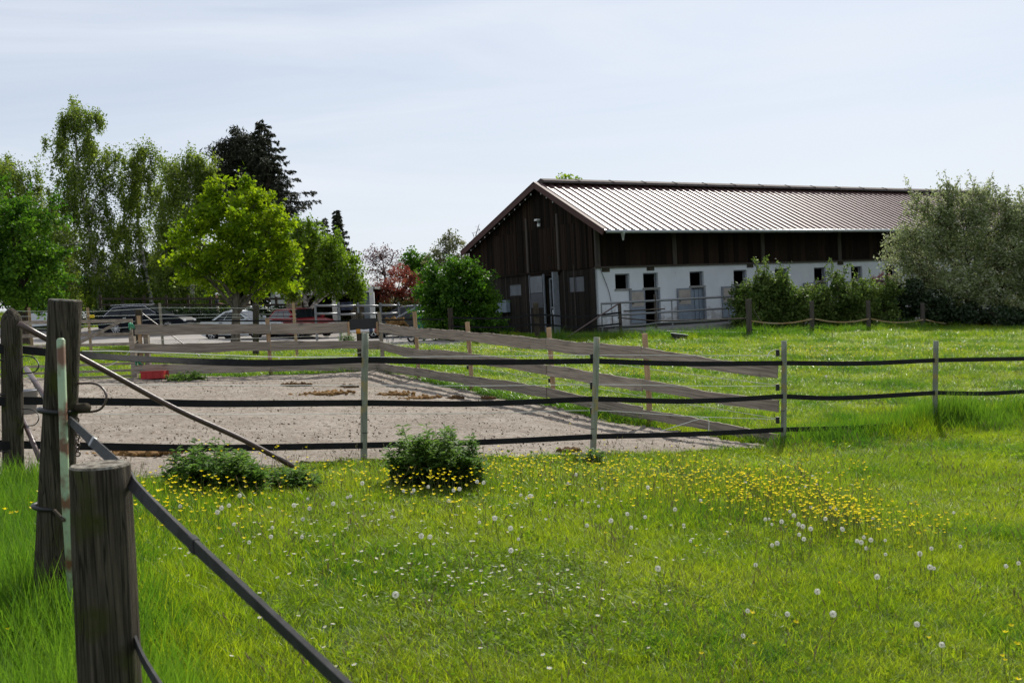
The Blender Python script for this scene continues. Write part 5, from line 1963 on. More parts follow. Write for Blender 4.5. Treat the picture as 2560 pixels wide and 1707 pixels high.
def leaf_cards(C, size, aspect, rg, upbias=.5, hang=0.0, jit=.35, nrm_hint=None):
    """rhombic leaves at points C -> verts (n*4,3), faces"""
    n = len(C)
    nr = rg.normal(0, 1, (n, 3))
    nr[:, 2] += upbias
    if nrm_hint is not None:
        nr += nrm_hint
    nr = unit(nr)
    t = rg.normal(0, 1, (n, 3))
    t[:, 2] -= hang
    t = unit(t - nr * (t * nr).sum(-1, keepdims=True))
    b = np.cross(nr, t)
    s = size * rg.uniform(1 - jit, 1 + jit, (n, 1))
    V = np.stack([C - t * s * .5, C + b * s * aspect * .5 - t * s * .05, C + t * s * .5, C - b * s * aspect * .5 - t * s * .05], 1)
    return V.reshape(-1, 3), np.arange(n * 4).reshape(n, 4)


def tree(name, label, cat, Yd, blobs, trunk, leaf, leaf_size, n_leaf, bark, r_trunk, group=None, hang=0.0, aspect=.62, clump=.35, strand=1.0, per=42,
         seed=0, limbs=True, twigs=0.5, base_py=None, depth=1.0, shoots=0, leaf2=None, frac2=0.0, upbias=.5, trunk_name='trunk', lumps=.28, sprigs=0, sprig_n=16, sprig_len=(.5, 1.4)):
    rg = np.random.default_rng(seed + 1000)
    random.seed(seed)
    k = Yd / FPX
    base = at(trunk[0][0], trunk[0][1], Yd)
    base = np.array([base[0], base[1], g1(base[0], base[1])])
    root = thing(name, label, cat, tuple(base), group)
    tp = [base - np.array([0, 0, .15])] + [at(px, py, Yd) for px, py in trunk[1:]]
    tp = lerp_path(tp, 5)
    nT = len(tp)
    rad = [r_trunk * (1.25 if i == 0 else 1) * (1 - .82 * i / (nT - 1)) for i in range(nT)]
    w = MB()
    w.tube(tp, rad, 10, jit=.06)
    # blobs to world
    B = []
    for q in blobs:
        px, py, rx, ry = q[:4]
        dn = q[4] if len(q) > 4 else 1.0
        dy = rg.uniform(-.35, .35) * rx * k * depth
        c = at(px, py, Yd + dy)
        B.append((c, np.array([rx * k, rx * k * depth, ry * k]), dn))
    vol = np.array([b_[1].prod() ** .75 * b_[2] for b_ in B])
    vol /= vol.sum()
    pts, cents = [], []
    for (c, r, dn), v in zip(B, vol):
        nl = max(per, int(n_leaf * v))
        nc = max(2, int(nl / per))
        d = unit(rg.normal(0, 1, (nc, 3)))
        lump = 1 + lumps * np.sin(d[:, 0] * 5 + seed) * np.cos(d[:, 1] * 4 + 1.3 * seed) + rg.normal(0, .09, nc)
        rr = rg.uniform(.12, 1, nc) ** (1 / 2.4) * lump
        cc = c + d * rr[:, None] * r
        cc[:, 2] = np.maximum(cc[:, 2], gz(cc[:, 0], cc[:, 1]) + .12)
        cents.append(cc)
        sg = clump * rg.uniform(.6, 1.25, (nc, 1, 1))
        off = unit(rg.normal(0, 1, (nc, per, 3))) * (rg.uniform(0, 1, (nc, per, 1)) ** .5) * np.array([1, 1, .75 * strand]) * sg * 1.75
        if hang:
            off[:, :, 2] -= np.abs(rg.normal(0, .5, (nc, per))) * clump * strand
        pts.append((cc[:, None] + off).reshape(-1, 3))
        if limbs:
            # limb from the trunk to the blob centre
            zt_ = np.array([p[2] for p in tp])
            want = c[2] - np.linalg.norm((c - np.array(tp[-1]))[:2]) * .9 - r[2] * .2
            j = int(np.argmin(np.abs(zt_ - max(want, zt_[0] + (zt_[-1] - zt_[0]) * .22))))
            A = np.array(tp[j])
            mid = (A + c) / 2 + np.array([0, 0, .12 * np.linalg.norm(c - A)]) + rg.normal(0, .08, 3)
            w.tube(lerp_path([A, mid, c], 3), list(np.linspace(max(rad[j] * .55, .02), .015, 7)), 6)
            ntw = int(nc * twigs)
            for ci in rg.choice(nc, min(nc, ntw), replace=False):
                q = cc[ci]
                s0 = c + (A - c) * rg.uniform(0, .5)
                mid = (s0 + q) / 2 + rg.normal(0, .1, 3) + np.array([0, 0, .08])
                w.tube([s0, mid, q], [.018, .011, .005], 3, cap=False)
    P = np.concatenate(pts)
    P[:, 2] = np.maximum(P[:, 2], gz(P[:, 0], P[:, 1]) + .05)
    allc = np.concatenate(cents)
    mid_c = allc.mean(0)
    if sprigs:
        ex = []
        far_ = np.linalg.norm((allc - mid_c) / (allc.std(0) + 1e-6), axis=1)
        pick = rg.choice(len(allc), min(sprigs, len(allc) * 3), p=far_ ** 2 / (far_ ** 2).sum())
        for ci in pick:
            a = allc[ci]
            if hang:
                d = unit(np.array([rg.normal(0, .14), rg.normal(0, .14), -1.0]))
                ln = rg.uniform(*sprig_len)
            else:
                d = unit(unit(a - mid_c) + rg.normal(0, .45, 3) + np.array([0, 0, .25]))
                ln = clump * rg.uniform(1.4, 3.0)
            e = a + d * ln
            w.tube([a, (a + e) / 2 + rg.normal(0, .03, 3), e], [.008, .006, .003], 3, cap=False)
            nn_ = int(sprig_n * ln / (.5 if not hang else .7))
            q = rg.uniform(.1, 1, max(nn_, 6))
            ex.append(a + d * ln * q[:, None] + rg.normal(0, leaf_size * .42, (len(q), 3)))
        P = np.concatenate([P] + ex)
        P[:, 2] = np.maximum(P[:, 2], gz(P[:, 0], P[:, 1]) + .05)
    if shoots:
        top = np.concatenate(cents)
        top = top[np.argsort(-top[:, 2])[:max(shoots * 3, 10)]]
        ex = []
        for _ in range(shoots):
            a = top[rg.integers(0, len(top))]
            ln = rg.uniform(.4, 1.1)
            d = unit(np.array([rg.normal(0, .35), rg.normal(0, .35), 1.0]))
            e = a + d * ln
            w.tube([a - d * .4, (a + e) / 2 + rg.normal(0, .04, 3), e], [.012, .009, .004], 4, cap=False)
            q = rg.uniform(0, 1, 40)
            ex.append(a + d * ln * q[:, None] + rg.normal(0, .06, (40, 3)))
        P = np.concatenate([P] + ex)
    V, Fc_ = leaf_cards(P, leaf_size, aspect, rg, upbias, hang)
    mi = None
    mats = [leaf]
    if leaf2 is not None:
        mats = [leaf, leaf2]
        mi = (rg.uniform(0, 1, len(P)) < frac2).astype(int)
    w.build(trunk_name, bark, root, smooth=True, loc=base)
    me = np_mesh('crown', V - base, Fc_, mats, mi)
    link('crown', me, None, root)
    return root


def conifer(name, label, Yd, tip, base_px, w_px, leaf, seed, trunk_r, bare_to=.12, group=None, skew=0.0, nb=70, droop=.45, dens=1.0, card=.34):
    rg = np.random.default_rng(seed)
    k = Yd / FPX
    base = at(base_px[0], base_px[1], Yd)
    base = np.array([base[0], base[1], g1(base[0], base[1])])
    top = at(tip[0], tip[1], Yd)
    root = thing(name, label, 'tree', tuple(base), group)
    w = MB()
    tp = lerp_path([base - np.array([0, 0, .2]), (base + top) / 2 + np.array([.1, 0, 0]), top], 8)
    w.tube(tp, list(np.linspace(trunk_r, .02, len(tp))), 8)
    H = top[2] - base[2]
    Rm = w_px * k
    cs, ts = [], []
    for i in range(nb):
        u = bare_to + (1 - bare_to) * (i + rg.uniform(0, 1)) / nb
        c = base + (top - base) * u
        a = i * 2.399 + rg.uniform(-.4, .4)
        ln = Rm * (1 - u) ** .75 * rg.uniform(.4, 1.2) + .2
        if math.cos(a) > 0:
            ln *= 1 + skew
        else:
            ln *= 1 - skew * .8
        d = np.array([math.cos(a), math.sin(a), 0])
        n = 7
        path = []
        for j in range(n + 1):
            q = j / n
            path.append(c + d * ln * q + np.array([0, 0, (-droop * q + .42 * droop * q * q * 1.6) * ln]))
        w.tube(path, list(np.linspace(.012 + .02 * (1 - u), .006, n + 1)), 4, cap=False)
        # side twigs hanging from the branch, each a feather of needles
        pa = np.array(path)
        side = np.cross(d, (0, 0, 1))
        nt_ = int(6 + 9 * ln)
        for _ in range(nt_):
            q = rg.uniform(.15, 1.0)
            ii = min(int(q * n), n - 1)
            o_ = pa[ii] + (pa[ii + 1] - pa[ii]) * (q * n - ii)
            tl = (.22 + .30 * ln * (1.05 - q)) * rg.uniform(.5, 1.2)
            td = unit(d * rg.uniform(.2, .8) + side * rg.choice([-1, 1]) * rg.uniform(.3, 1) + np.array([0, 0, -1]) * rg.uniform(.1, 1.0))
            mk = int(dens * (5 + 11 * tl))
            u_ = rg.uniform(0, 1, mk)
            cs.append(o_ + td * tl * u_[:, None] + rg.normal(0, .035, (mk, 3)))
            ts.append(unit(td + rg.normal(0, .35, (mk, 3))))
    C, T = np.concatenate(cs), np.concatenate(ts)
    n = len(C)
    nr = unit(rg.normal(0, 1, (n, 3)) + np.array([0, 0, .6]))
    b = unit(np.cross(nr, T))
    s = card * rg.uniform(.6, 1.3, (n, 1))
    V = np.stack([C - T * s * .5, C + b * s * .15, C + T * s * .5, C - b * s * .15], 1).reshape(-1, 3)
    w.build('trunk', M['bark'], root, smooth=True, loc=base)
    link('crown', np_mesh('crown', V - base, np.arange(n * 4).reshape(n, 4), leaf), None, root)
    return root


tree('broadleaf_tree', 'dense round mid-green tree behind the pointed timber post', 'tree', 44,
     [(20, 540, 85, 60), (-40, 600, 110, 100), (50, 600, 85, 75), (95, 650, 55, 60), (20, 690, 100, 70), (90, 715, 60, 50), (-60, 710, 90, 60), (60, 745, 60, 25)],
     [(62, 830), (58, 740), (40, 640), (25, 540)], M['round_leaf'], .16, 22000, M['bark'], .20, clump=.30, seed=1, per=80, lumps=.4, sprigs=260)
tree('birch_tree', 'pale-tipped birch standing furthest to the left behind the round tree', 'tree', 74,
     [(35, 420, 55, 45), (-30, 450, 70, 60), (85, 460, 40, 40), (60, 520, 85, 60), (120, 560, 50, 60), (20, 600, 90, 60), (130, 640, 55, 60), (150, 710, 55, 50)],
     [(100, 800), (90, 620), (45, 400)], M['birch_leaf'], .16, 26000, M['birch_bark'], .18, clump=.30, hang=.8, strand=2.0, seed=2, per=80, lumps=.4, sprigs=420, group='birches behind the yard')
tree('birch_tree', 'tallest slender birch whose leaning top rises above all the trees', 'tree', 66,
     [(178, 275, 32, 28), (225, 290, 40, 30, .8), (262, 300, 12, 25, .5), (185, 320, 42, 32), (160, 370, 38, 45), (215, 370, 38, 35), (255, 390, 45, 30, .7), (300, 395, 18, 30, .5), (170, 430, 40, 40), (225, 450, 55, 45), (285, 455, 25, 30, .6), (165, 500, 50, 40), (235, 520, 60, 45),
      (150, 580, 70, 50, .8), (260, 590, 55, 50, .6), (200, 610, 60, 40, .7), (140, 660, 60, 50), (270, 680, 60, 45, .7), (210, 720, 70, 40, .8), (290, 730, 40, 40, .8)],
     [(262, 800), (243, 720), (228, 600), (205, 480), (190, 360), (185, 260)], M['birch_leaf'], .15, 36000, M['birch_bark'], .20, clump=.27, hang=.8, strand=1.9, seed=3, per=80, lumps=.4, sprigs=620, group='birches behind the yard')
tree('birch_tree', 'open slender birch between the tallest birch and the maple', 'tree', 69,
     [(345, 390, 38, 32), (375, 370, 22, 24, .5), (320, 430, 40, 35), (375, 440, 35, 40, .8), (335, 490, 50, 40), (385, 510, 30, 40, .7), (330, 560, 55, 45, .8), (380, 590, 35, 40, .6), (330, 640, 60, 45, .7), (390, 680, 45, 50, .8), (330, 720, 60, 40, .8)],
     [(385, 800), (370, 700), (348, 590), (342, 480), (345, 375)], M['birch_leaf'], .15, 20000, M['birch_bark'], .15, clump=.26, hang=.8, strand=1.9, seed=4, per=80, lumps=.4, sprigs=420, group='birches behind the yard')
tree('birch_tree', 'leafy birch directly behind the left flank of the maple', 'tree', 64,
     [(478, 395, 30, 28), (500, 420, 35, 30, .8), (435, 430, 38, 34), (480, 460, 45, 40), (525, 450, 22, 35, .8), (430, 500, 45, 45), (490, 530, 50, 45), (430, 580, 50, 50), (420, 660, 50, 55), (470, 640, 40, 60), (450, 730, 65, 40), (530, 730, 45, 40)],
     [(485, 800), (478, 690), (470, 560), (478, 400)], M['birch_leaf'], .15, 32000, M['birch_bark'], .17, clump=.27, hang=.7, strand=1.8, seed=5, per=80, lumps=.4, sprigs=500, group='birches behind the yard')
tree('pine_tree', 'broad dark pine behind the birches', 'tree', 80,
     [(600, 350, 40, 30), (565, 385, 38, 30), (625, 390, 55, 40), (580, 430, 55, 40), (640, 450, 60, 45), (560, 450, 25, 35), (600, 500, 75, 45), (640, 560, 70, 50), (680, 520, 50, 60)],
     [(640, 800), (635, 600), (610, 360)], M['pine_leaf'], .36, 34000, M['bark'], .28, clump=.36, aspect=.22, seed=6, upbias=.9)
conifer('spruce_tree', 'tall ragged dark spruce behind the maple', 76, (650, 302), (705, 800), 185, M['spruce_leaf'], 12, .28, bare_to=.2, skew=.22, nb=150, dens=1.0, card=.30, droop=.3)
conifer('spruce_tree', 'small pointed spruce far behind the weeping birch', 98, (841, 527), (860, 780), 60, M['spruce_leaf'], 13, .18, bare_to=.2, nb=90, dens=1.0, card=.36)
conifer('spruce_tree', 'stunted half-bare spruce left of the small pointed one', 97, (812, 545), (815, 780), 45, M['spruce_leaf'], 14, .16, bare_to=.3, nb=45, dens=.8, card=.34)
tree('maple_tree', 'bright yellow-green maple with a short grey trunk by the rope fence', 'tree', 39,
     [(552, 470, 36, 30), (525, 500, 30, 28), (612, 478, 30, 28), (655, 500, 28, 25), (580, 520, 60, 40), (660, 545, 55, 40), (520, 560, 55, 40), (600, 580, 80, 50), (700, 590, 38, 45), (475, 600, 50, 40), (560, 640, 80, 45), (650, 640, 75, 45), (715, 640, 26, 40), (450, 650, 30, 26),
      (500, 670, 60, 35), (610, 690, 70, 35), (690, 690, 45, 32), (530, 700, 45, 18, .7), (655, 722, 40, 18, .6)],
     [(588, 860), (590, 800), (592, 740), (590, 640), (585, 560)], M['maple_leaf'], .17, 15000, M['bark_grey'], .20, clump=.24, seed=7, twigs=.6, per=64, lumps=.42, sprigs=300, sprig_n=13)
tree('weeping_birch', 'light green birch with weeping branches in front of the open shelter', 'tree', 54,
     [(765, 575, 40, 35), (800, 610, 50, 40), (745, 620, 35, 45), (850, 640, 45, 38), (790, 660, 60, 45), (870, 680, 42, 38), (830, 700, 55, 35), (740, 690, 35, 55, .8), (895, 705, 22, 28), (722, 712, 32, 30, .7), (800, 706, 55, 20, .8), (880, 704, 38, 20, .9)],
     [(772, 815), (762, 740), (752, 650), (762, 575)], M['willow_leaf'], .15, 17000, M['birch_bark'], .16, clump=.2, hang=1.2, strand=1.6, seed=8, sprigs=480, sprig_len=(.25, .8))
tree('plum_tree', 'sparse purple-twigged tree beside the red-leaved shrub', 'tree', 62,
     [(950, 640, 45, 28), (925, 650, 25, 28), (980, 650, 25, 28), (955, 680, 42, 28), (940, 720, 40, 25)],
     [(975, 810), (965, 740), (962, 690), (955, 640)], M['plum_leaf'], .11, 2200, M['twig'], .13, clump=.22, seed=9, twigs=2.5, per=14)
tree('red_shrub', 'red-leaved ornamental tree left of the round bush', 'tree', 60,
     [(1003, 685, 28, 24), (1030, 700, 28, 26), (985, 720, 40, 26), (1020, 735, 34, 20), (955, 735, 30, 22, .7), (1045, 725, 18, 22)],
     [(970, 812), (985, 760), (1000, 700)], M['red_leaf'], .13, 5500, M['twig'], .10, clump=.18, seed=10)
tree('olive_shrub', 'olive-brown shrub under the red-leaved tree', 'shrub', 61,
     [(1000, 765, 45, 18), (960, 765, 30, 18), (1045, 760, 25, 20)], [(1000, 810), (1000, 770)], M['olive_leaf'], .13, 3200, M['twig'], .06, clump=.18, seed=11)
tree('broadleaf_tree', 'round mid-green tree beyond the red-leaved one', 'tree', 82,
     [(1035, 650, 30, 24), (1065, 660, 28, 26), (1015, 675, 22, 22), (1050, 695, 40, 30), (1075, 720, 35, 35), (1050, 745, 30, 25)],
     [(1055, 800), (1050, 640)], M['round_leaf'], .22, 6500, M['bark'], .2, clump=.3, seed=12)
tree('spring_tree', 'sparse pale spring tree behind the left roof edge of the barn', 'tree', 76,
     [(1120, 590, 22, 22, .7), (1110, 625, 34, 28), (1140, 615, 28, 30, .8), (1085, 650, 28, 26), (1130, 660, 40, 30), (1170, 640, 20, 25, .8)],
     [(1125, 800), (1125, 690), (1122, 580)], M['pale_leaf'], .17, 3200, M['twig'], .13, clump=.24, seed=13, twigs=1.8, per=18)
tree('bare_tree', 'leafless spiky twigs rising behind the left roof edge of the barn', 'tree', 70,
     [(1185, 590, 14, 26), (1200, 575, 12, 20), (1172, 605, 14, 16)], [(1190, 800), (1185, 680), (1188, 600), (1198, 560)], M['plum_leaf'], .05, 40, M['twig'], .08, clump=.1, seed=14, twigs=9, per=4)
tree('broadleaf_tree', 'tree top peeping over the barn ridge', 'tree', 78,
     [(1415, 462, 30, 18), (1450, 462, 22, 16), (1435, 500, 60, 40)], [(1440, 800), (1435, 480)], M['maple_leaf'], .25, 3200, M['bark'], .2, clump=.3, seed=15)
tree('round_bush', 'large dense round green bush in front of the barn gable', 'bush', 43,
     [(1150, 680, 42, 32), (1110, 700, 45, 40), (1185, 720, 45, 40), (1080, 740, 35, 45), (1140, 750, 65, 60), (1210, 775, 35, 45), (1100, 800, 55, 40), (1175, 810, 60, 35), (1230, 815, 24, 26)],
     [(1150, 850), (1148, 790), (1145, 700)], M['bush_leaf'], .16, 17000, M['bark'], .12, clump=.24, seed=16, aspect=.5, per=60, lumps=.36, sprigs=260)
for lab, bl, sd, base in (
        ('arching bramble shrub at the end of the pipe railing', [(1875, 745, 40, 38), (1905, 770, 45, 45), (1850, 770, 22, 35, .7), (1920, 725, 38, 30), (1880, 800, 40, 25), (1900, 695, 16, 14, .5)], 17, (1895, 840)),
        ('middle bramble shrub behind the second and third split posts', [(1965, 735, 45, 35), (1990, 770, 55, 45), (2040, 745, 45, 38), (2060, 785, 45, 40), (1960, 800, 45, 28), (1955, 700, 14, 14, .5), (2095, 690, 22, 20, .4)], 18, (2010, 840)),
        ('right-hand bramble shrub against the big pale-leaved bush', [(2105, 745, 45, 38), (2150, 760, 45, 42), (2200, 770, 40, 45), (2130, 795, 50, 30), (2180, 715, 28, 25, .6), (2215, 735, 28, 30)], 19, (2150, 840))):
    tree('bramble_shrub', lab, 'shrub', 42.5, bl, [base, (base[0], base[1] - 40), (base[0], base[1] - 100)], M['bramble_leaf'], .115, 15000, M['twig'], .05, clump=.17, seed=sd, shoots=6, sprigs=160, sprig_n=12, twigs=.5, depth=.9, aspect=.6)
tree('blossom_shrub', 'tall grey-green shrub with cream blossom hiding the end of the barn', 'shrub', 44,
     [(2370, 490, 32, 26, .8), (2300, 520, 30, 30, .7), (2430, 510, 36, 28, .7), (2340, 545, 50, 40), (2420, 560, 60, 45), (2500, 560, 45, 40, .8), (2270, 580, 40, 35, .8), (2330, 610, 65, 50), (2430, 630, 80, 55), (2530, 630, 70, 60), (2250, 640, 40, 35, .8), (2300, 690, 60, 45), (2400, 710, 90, 60), (2510, 720, 90, 65), (2600, 690, 80, 90), (2600, 590, 60, 60, .8), (2225, 600, 20, 18, .4), (2480, 505, 40, 30, .8), (2545, 545, 50, 45), (2600, 540, 50, 40), (2450, 480, 22, 22, .5)],
     [(2420, 840), (2420, 740), (2415, 620), (2400, 520)], M['olea_leaf'], .12, 66000, M['bark'], .10, clump=.24, seed=20, shoots=26, sprigs=420, sprig_n=14, lumps=.3, leaf2=M['blossom'], frac2=.20, aspect=.5, depth=.85)
tree('elder_shrub', 'dark green low shrub at the foot of the blossom shrub', 'shrub', 43,
     [(2260, 740, 50, 40), (2330, 770, 60, 40), (2240, 790, 40, 30), (2400, 790, 70, 30), (2490, 795, 70, 28), (2580, 795, 70, 30)],
     [(2330, 840), (2330, 790), (2320, 740)], M['dark_leaf'], .13, 15000, M['twig'], .06, clump=.2, seed=21)
tree('barberry_shrub', 'small purple-leaved shrub by the whitewashed wall', 'shrub', 47,
     [(2205, 700, 22, 16), (2225, 715, 25, 18), (2330, 690, 30, 20)], [(2215, 840), (2215, 700)], M['plum_leaf'], .11, 1600, M['twig'], .04, clump=.16, seed=22)
tree('low_hedge', 'low dark clipped hedge running behind the parked cars', 'hedge', 59.3,
     [(px, 792 - (px - 240) * .006, 32, 19) for px in range(235, 800, 24)], [(500, 800), (500, 792)], M['dark_leaf'], .14, 26000, M['twig'], .05, clump=.18, seed=70, depth=.7, limbs=False)
# dark undergrowth and hedge closing the view behind the cars
for i, (px, Yd, w_, h_, c_) in enumerate(((40, 80, 60, 34, 'dark_leaf'), (150, 81, 70, 36, 'round_leaf'), (260, 82, 60, 34, 'dark_leaf'), (370, 81, 70, 40, 'dark_leaf'), (470, 80, 60, 36, 'round_leaf'), (560, 82, 60, 40, 'dark_leaf'), (640, 83, 55, 40, 'dark_leaf'), (-60, 80, 70, 40, 'dark_leaf'))):
    lab = ['dark shrub behind the silver car', 'green shrub behind the tall mossy post', 'dark shrub behind the tail of the navy car', 'dark shrub behind the roof of the navy car', 'green shrub behind the bonnet of the navy car', 'dark shrub behind the person in the grey T-shirt', 'dark shrub behind the person in the cream top', 'dark shrub at the far left edge behind the gate'][i]
    tree('hedge_shrub', lab, 'shrub', Yd, [(px, 700, w_, h_ * 1.2), (px - 20, 728, w_, h_), (px + 25, 738, w_, h_ * .8), (px, 660, w_ * .8, h_ * .9, .9)], [(px, 800), (px, 740), (px, 700)], M[c_], .24, 6500, M['twig'], .08, clump=.34, seed=30 + i)
for i, (px, Yd) in enumerate(((880, 92), (960, 95), (1040, 96), (1120, 94))):
    lab = ['hazy shrub beyond the open shelter', 'hazy shrub beyond the purple-twigged tree', 'hazy shrub beyond the red-leaved tree', 'hazy shrub between the round bush and the barn'][i]
    tree('hazy_shrub', lab, 'shrub', Yd, [(px, 752, 50, 22), (px + 30, 742, 35, 20), (px - 25, 760, 40, 18)], [(px, 790), (px, 750)], M['olive_leaf' if i % 2 else 'round_leaf'], .26, 2200, M['twig'], .08, clump=.34, seed=50 + i)

# ================================================================== MEADOW
random.seed(5)
tuft_col = bpy.data.collections.new('tuft_sources')          # never linked: only instanced
flower_col = {}


def tuft_mesh(name, n, h, spread, width, lean, mt, seed, seg=3):
    rg = np.random.default_rng(seed)
    V, Fq_ = [], []
    for i in range(n):
        a, q = rg.uniform(0, 6.283), spread * math.sqrt(rg.uniform(0, 1))
        b = np.array([math.cos(a) * q, math.sin(a) * q, -.01])
        hh = h * rg.uniform(.45, 1.15)
        la = rg.uniform(0, 6.283)
        ld = np.array([math.cos(la), math.sin(la), 0])
        le = lean * rg.uniform(.2, 1.3) * hh
        fa = rg.uniform(0, 6.283)
        sd = np.array([math.cos(fa), math.sin(fa), 0]) * width * rg.uniform(.7, 1.3) * .5
        k = len(V)
        for j in range(seg + 1):
            u = j / seg
            c = b + np.array([0, 0, hh * (u - .18 * u * u * lean)]) + ld * le * u * u
            wd = (1 - u ** 1.7) + .04
            V.append(c - sd * wd)
            V.append(c + sd * wd)
        for j in range(seg):
            Fq_.append((k + 2 * j, k + 2 * j + 1, k + 2 * j + 3, k + 2 * j + 2))
    return np_mesh(name, np.array(V), np.array(Fq_), mt)


def add_source(c, name, me):
    o = bpy.data.objects.new(name, me)
    c.objects.link(o)
    return o


tufts = bpy.data.collections.new('tufts')
for i in range(5):
    add_source(tufts, 'a%d_tuft' % i, tuft_mesh('tuft', 34, .125, .10, .0042, .75, M['grass'], 300 + i))
for i in range(3):
    add_source(tufts, 'b%d_tuft' % i, tuft_mesh('tuft', 30, .125, .09, .0055, .6, M['grass_dark'], 320 + i))
# low broad-leaved meadow herbs
for i in range(2):
    rg_ = np.random.default_rng(340 + i)
    C = np.stack([rg_.normal(0, .06, 34), rg_.normal(0, .06, 34), np.abs(rg_.normal(.05, .025, 34))], -1)
    V, F_ = leaf_cards(C, .030, .6, rg_, .7)
    add_source(tufts, 'c%d_herb' % i, np_mesh('herb', V, F_, M['herb']))


for i in range(2):
    b_ = MB()
    rg_ = np.random.default_rng(360 + i)
    for q in range(5):
        f_ = np.array([rg_.normal(0, .05), rg_.normal(0, .05), 0])
        e_ = f_ + np.array([rg_.normal(0, .05), rg_.normal(0, .05), rg_.uniform(.12, .24)])
        b_.tube([f_, (f_ + e_) / 2 + rg_.normal(0, .01, 3), e_], [.0011, .001, .0008], 3, cap=False)
        b_.tube([e_, e_ + (e_ - f_) * .12, e_ + (e_ - f_) * .22], [.0012, .0035, .0008], 4, cap=False)
    me_ = b_.mesh('stalks')
    me_.materials.append(M['dry_stem'])
    add_source(tufts, 'd%d_stalk' % i, me_)


def scatter(name, label, x, y, dz, scl, idx_, coll, kind='stuff', tilt=.08):
    n = len(x)
    me = bpy.data.meshes.new(name)
    me.vertices.add(n)
    co = np.stack([x, y, gz(x, y) + dz], -1).astype(np.float32)
    me.vertices.foreach_set('co', co.ravel())
    rot = np.stack([rng.normal(0, tilt, n), rng.normal(0, tilt, n), rng.uniform(0, 6.283, n)], -1).astype(np.float32)
    a = me.attributes.new('rot', 'FLOAT_VECTOR', 'POINT')
    a.data.foreach_set('vector', rot.ravel())
    a = me.attributes.new('scl', 'FLOAT_VECTOR', 'POINT')
    scl = np.asarray(scl, dtype=np.float32)
    if scl.ndim == 1:
        scl = np.stack([scl] * 3, -1)
    a.data.foreach_set('vector', scl.ravel())
    a = me.attributes.new('idx', 'INT', 'POINT')
    a.data.foreach_set('value', np.asarray(idx_, dtype=np.int32))
    o = bpy.data.objects.new(name, me)
    col.objects.link(o)
    tag(o, label, kind=kind)
    ng = bpy.data.node_groups.new(name + '_nodes', 'GeometryNodeTree')
    ng.interface.new_socket('Geometry', in_out='INPUT', socket_type='NodeSocketGeometry')
    ng.interface.new_socket('Geometry', in_out='OUTPUT', socket_type='NodeSocketGeometry')
    gi, go = ng.nodes.new('NodeGroupInput'), ng.nodes.new('NodeGroupOutput')
    mp_ = ng.nodes.new('GeometryNodeMeshToPoints')
    io = ng.nodes.new('GeometryNodeInstanceOnPoints')
    ci = ng.nodes.new('GeometryNodeCollectionInfo')
    ci.inputs['Collection'].default_value = coll
    ci.inputs['Separate Children'].default_value = True
    ci.inputs['Reset Children'].default_value = True
    io.inputs['Pick Instance'].default_value = True
    for nm, dt, sock in (('rot', 'FLOAT_VECTOR', 'Rotation'), ('scl', 'FLOAT_VECTOR', 'Scale'), ('idx', 'INT', 'Instance Index')):
        at_ = ng.nodes.new('GeometryNodeInputNamedAttribute')
        at_.data_type = dt
        at_.inputs['Name'].default_value = nm
        out = [s_ for s_ in at_.outputs if s_.enabled and s_.name == 'Attribute'][0]
        ng.links.new(out, io.inputs[sock])
    ng.links.new(gi.outputs[0], mp_.inputs['Mesh'])
    ng.links.new(mp_.outputs['Points'], io.inputs['Points'])
    ng.links.new(ci.outputs[0], io.inputs['Instance'])
    ng.links.new(io.outputs[0], go.inputs[0])
    md = o.modifiers.new('scatter', 'NODES')
    md.node_group = ng
    return o


def free(x, y, margin=0.0):
    bad = inside(SAND, x + .25 * smooth_noise(x * 1.5, y * 1.5, 5), y + .25 * smooth_noise(x * 1.5, y * 1.5, 6)) | inside(ROAD, x, y) | inside(BARN_PLAN, x, y) | inside(APRON_PLAN, x, y)
    return ~bad


def frustum_pts(n_per_m2, y0, y1, margin=2.2):
    x0, x1 = -.53 * y1 - margin, .53 * y1 + margin
    n = int((x1 - x0) * (y1 - y0) * n_per_m2)
    x, y = rng.uniform(x0, x1, n), rng.uniform(y0, y1, n)
    k = (np.abs(x) < .53 * y + margin) & free(x, y)
    return x[k], y[k]


def seg_dist(x, y, A, B):
    ax_, ay = A[0], A[1]
    dx, dy = B[0] - ax_, B[1] - ay
    t_ = np.clip(((x - ax_) * dx + (y - ay) * dy) / (dx * dx + dy * dy), 0, 1)
    return np.hypot(x - ax_ - t_ * dx, y - ay - t_ * dy)


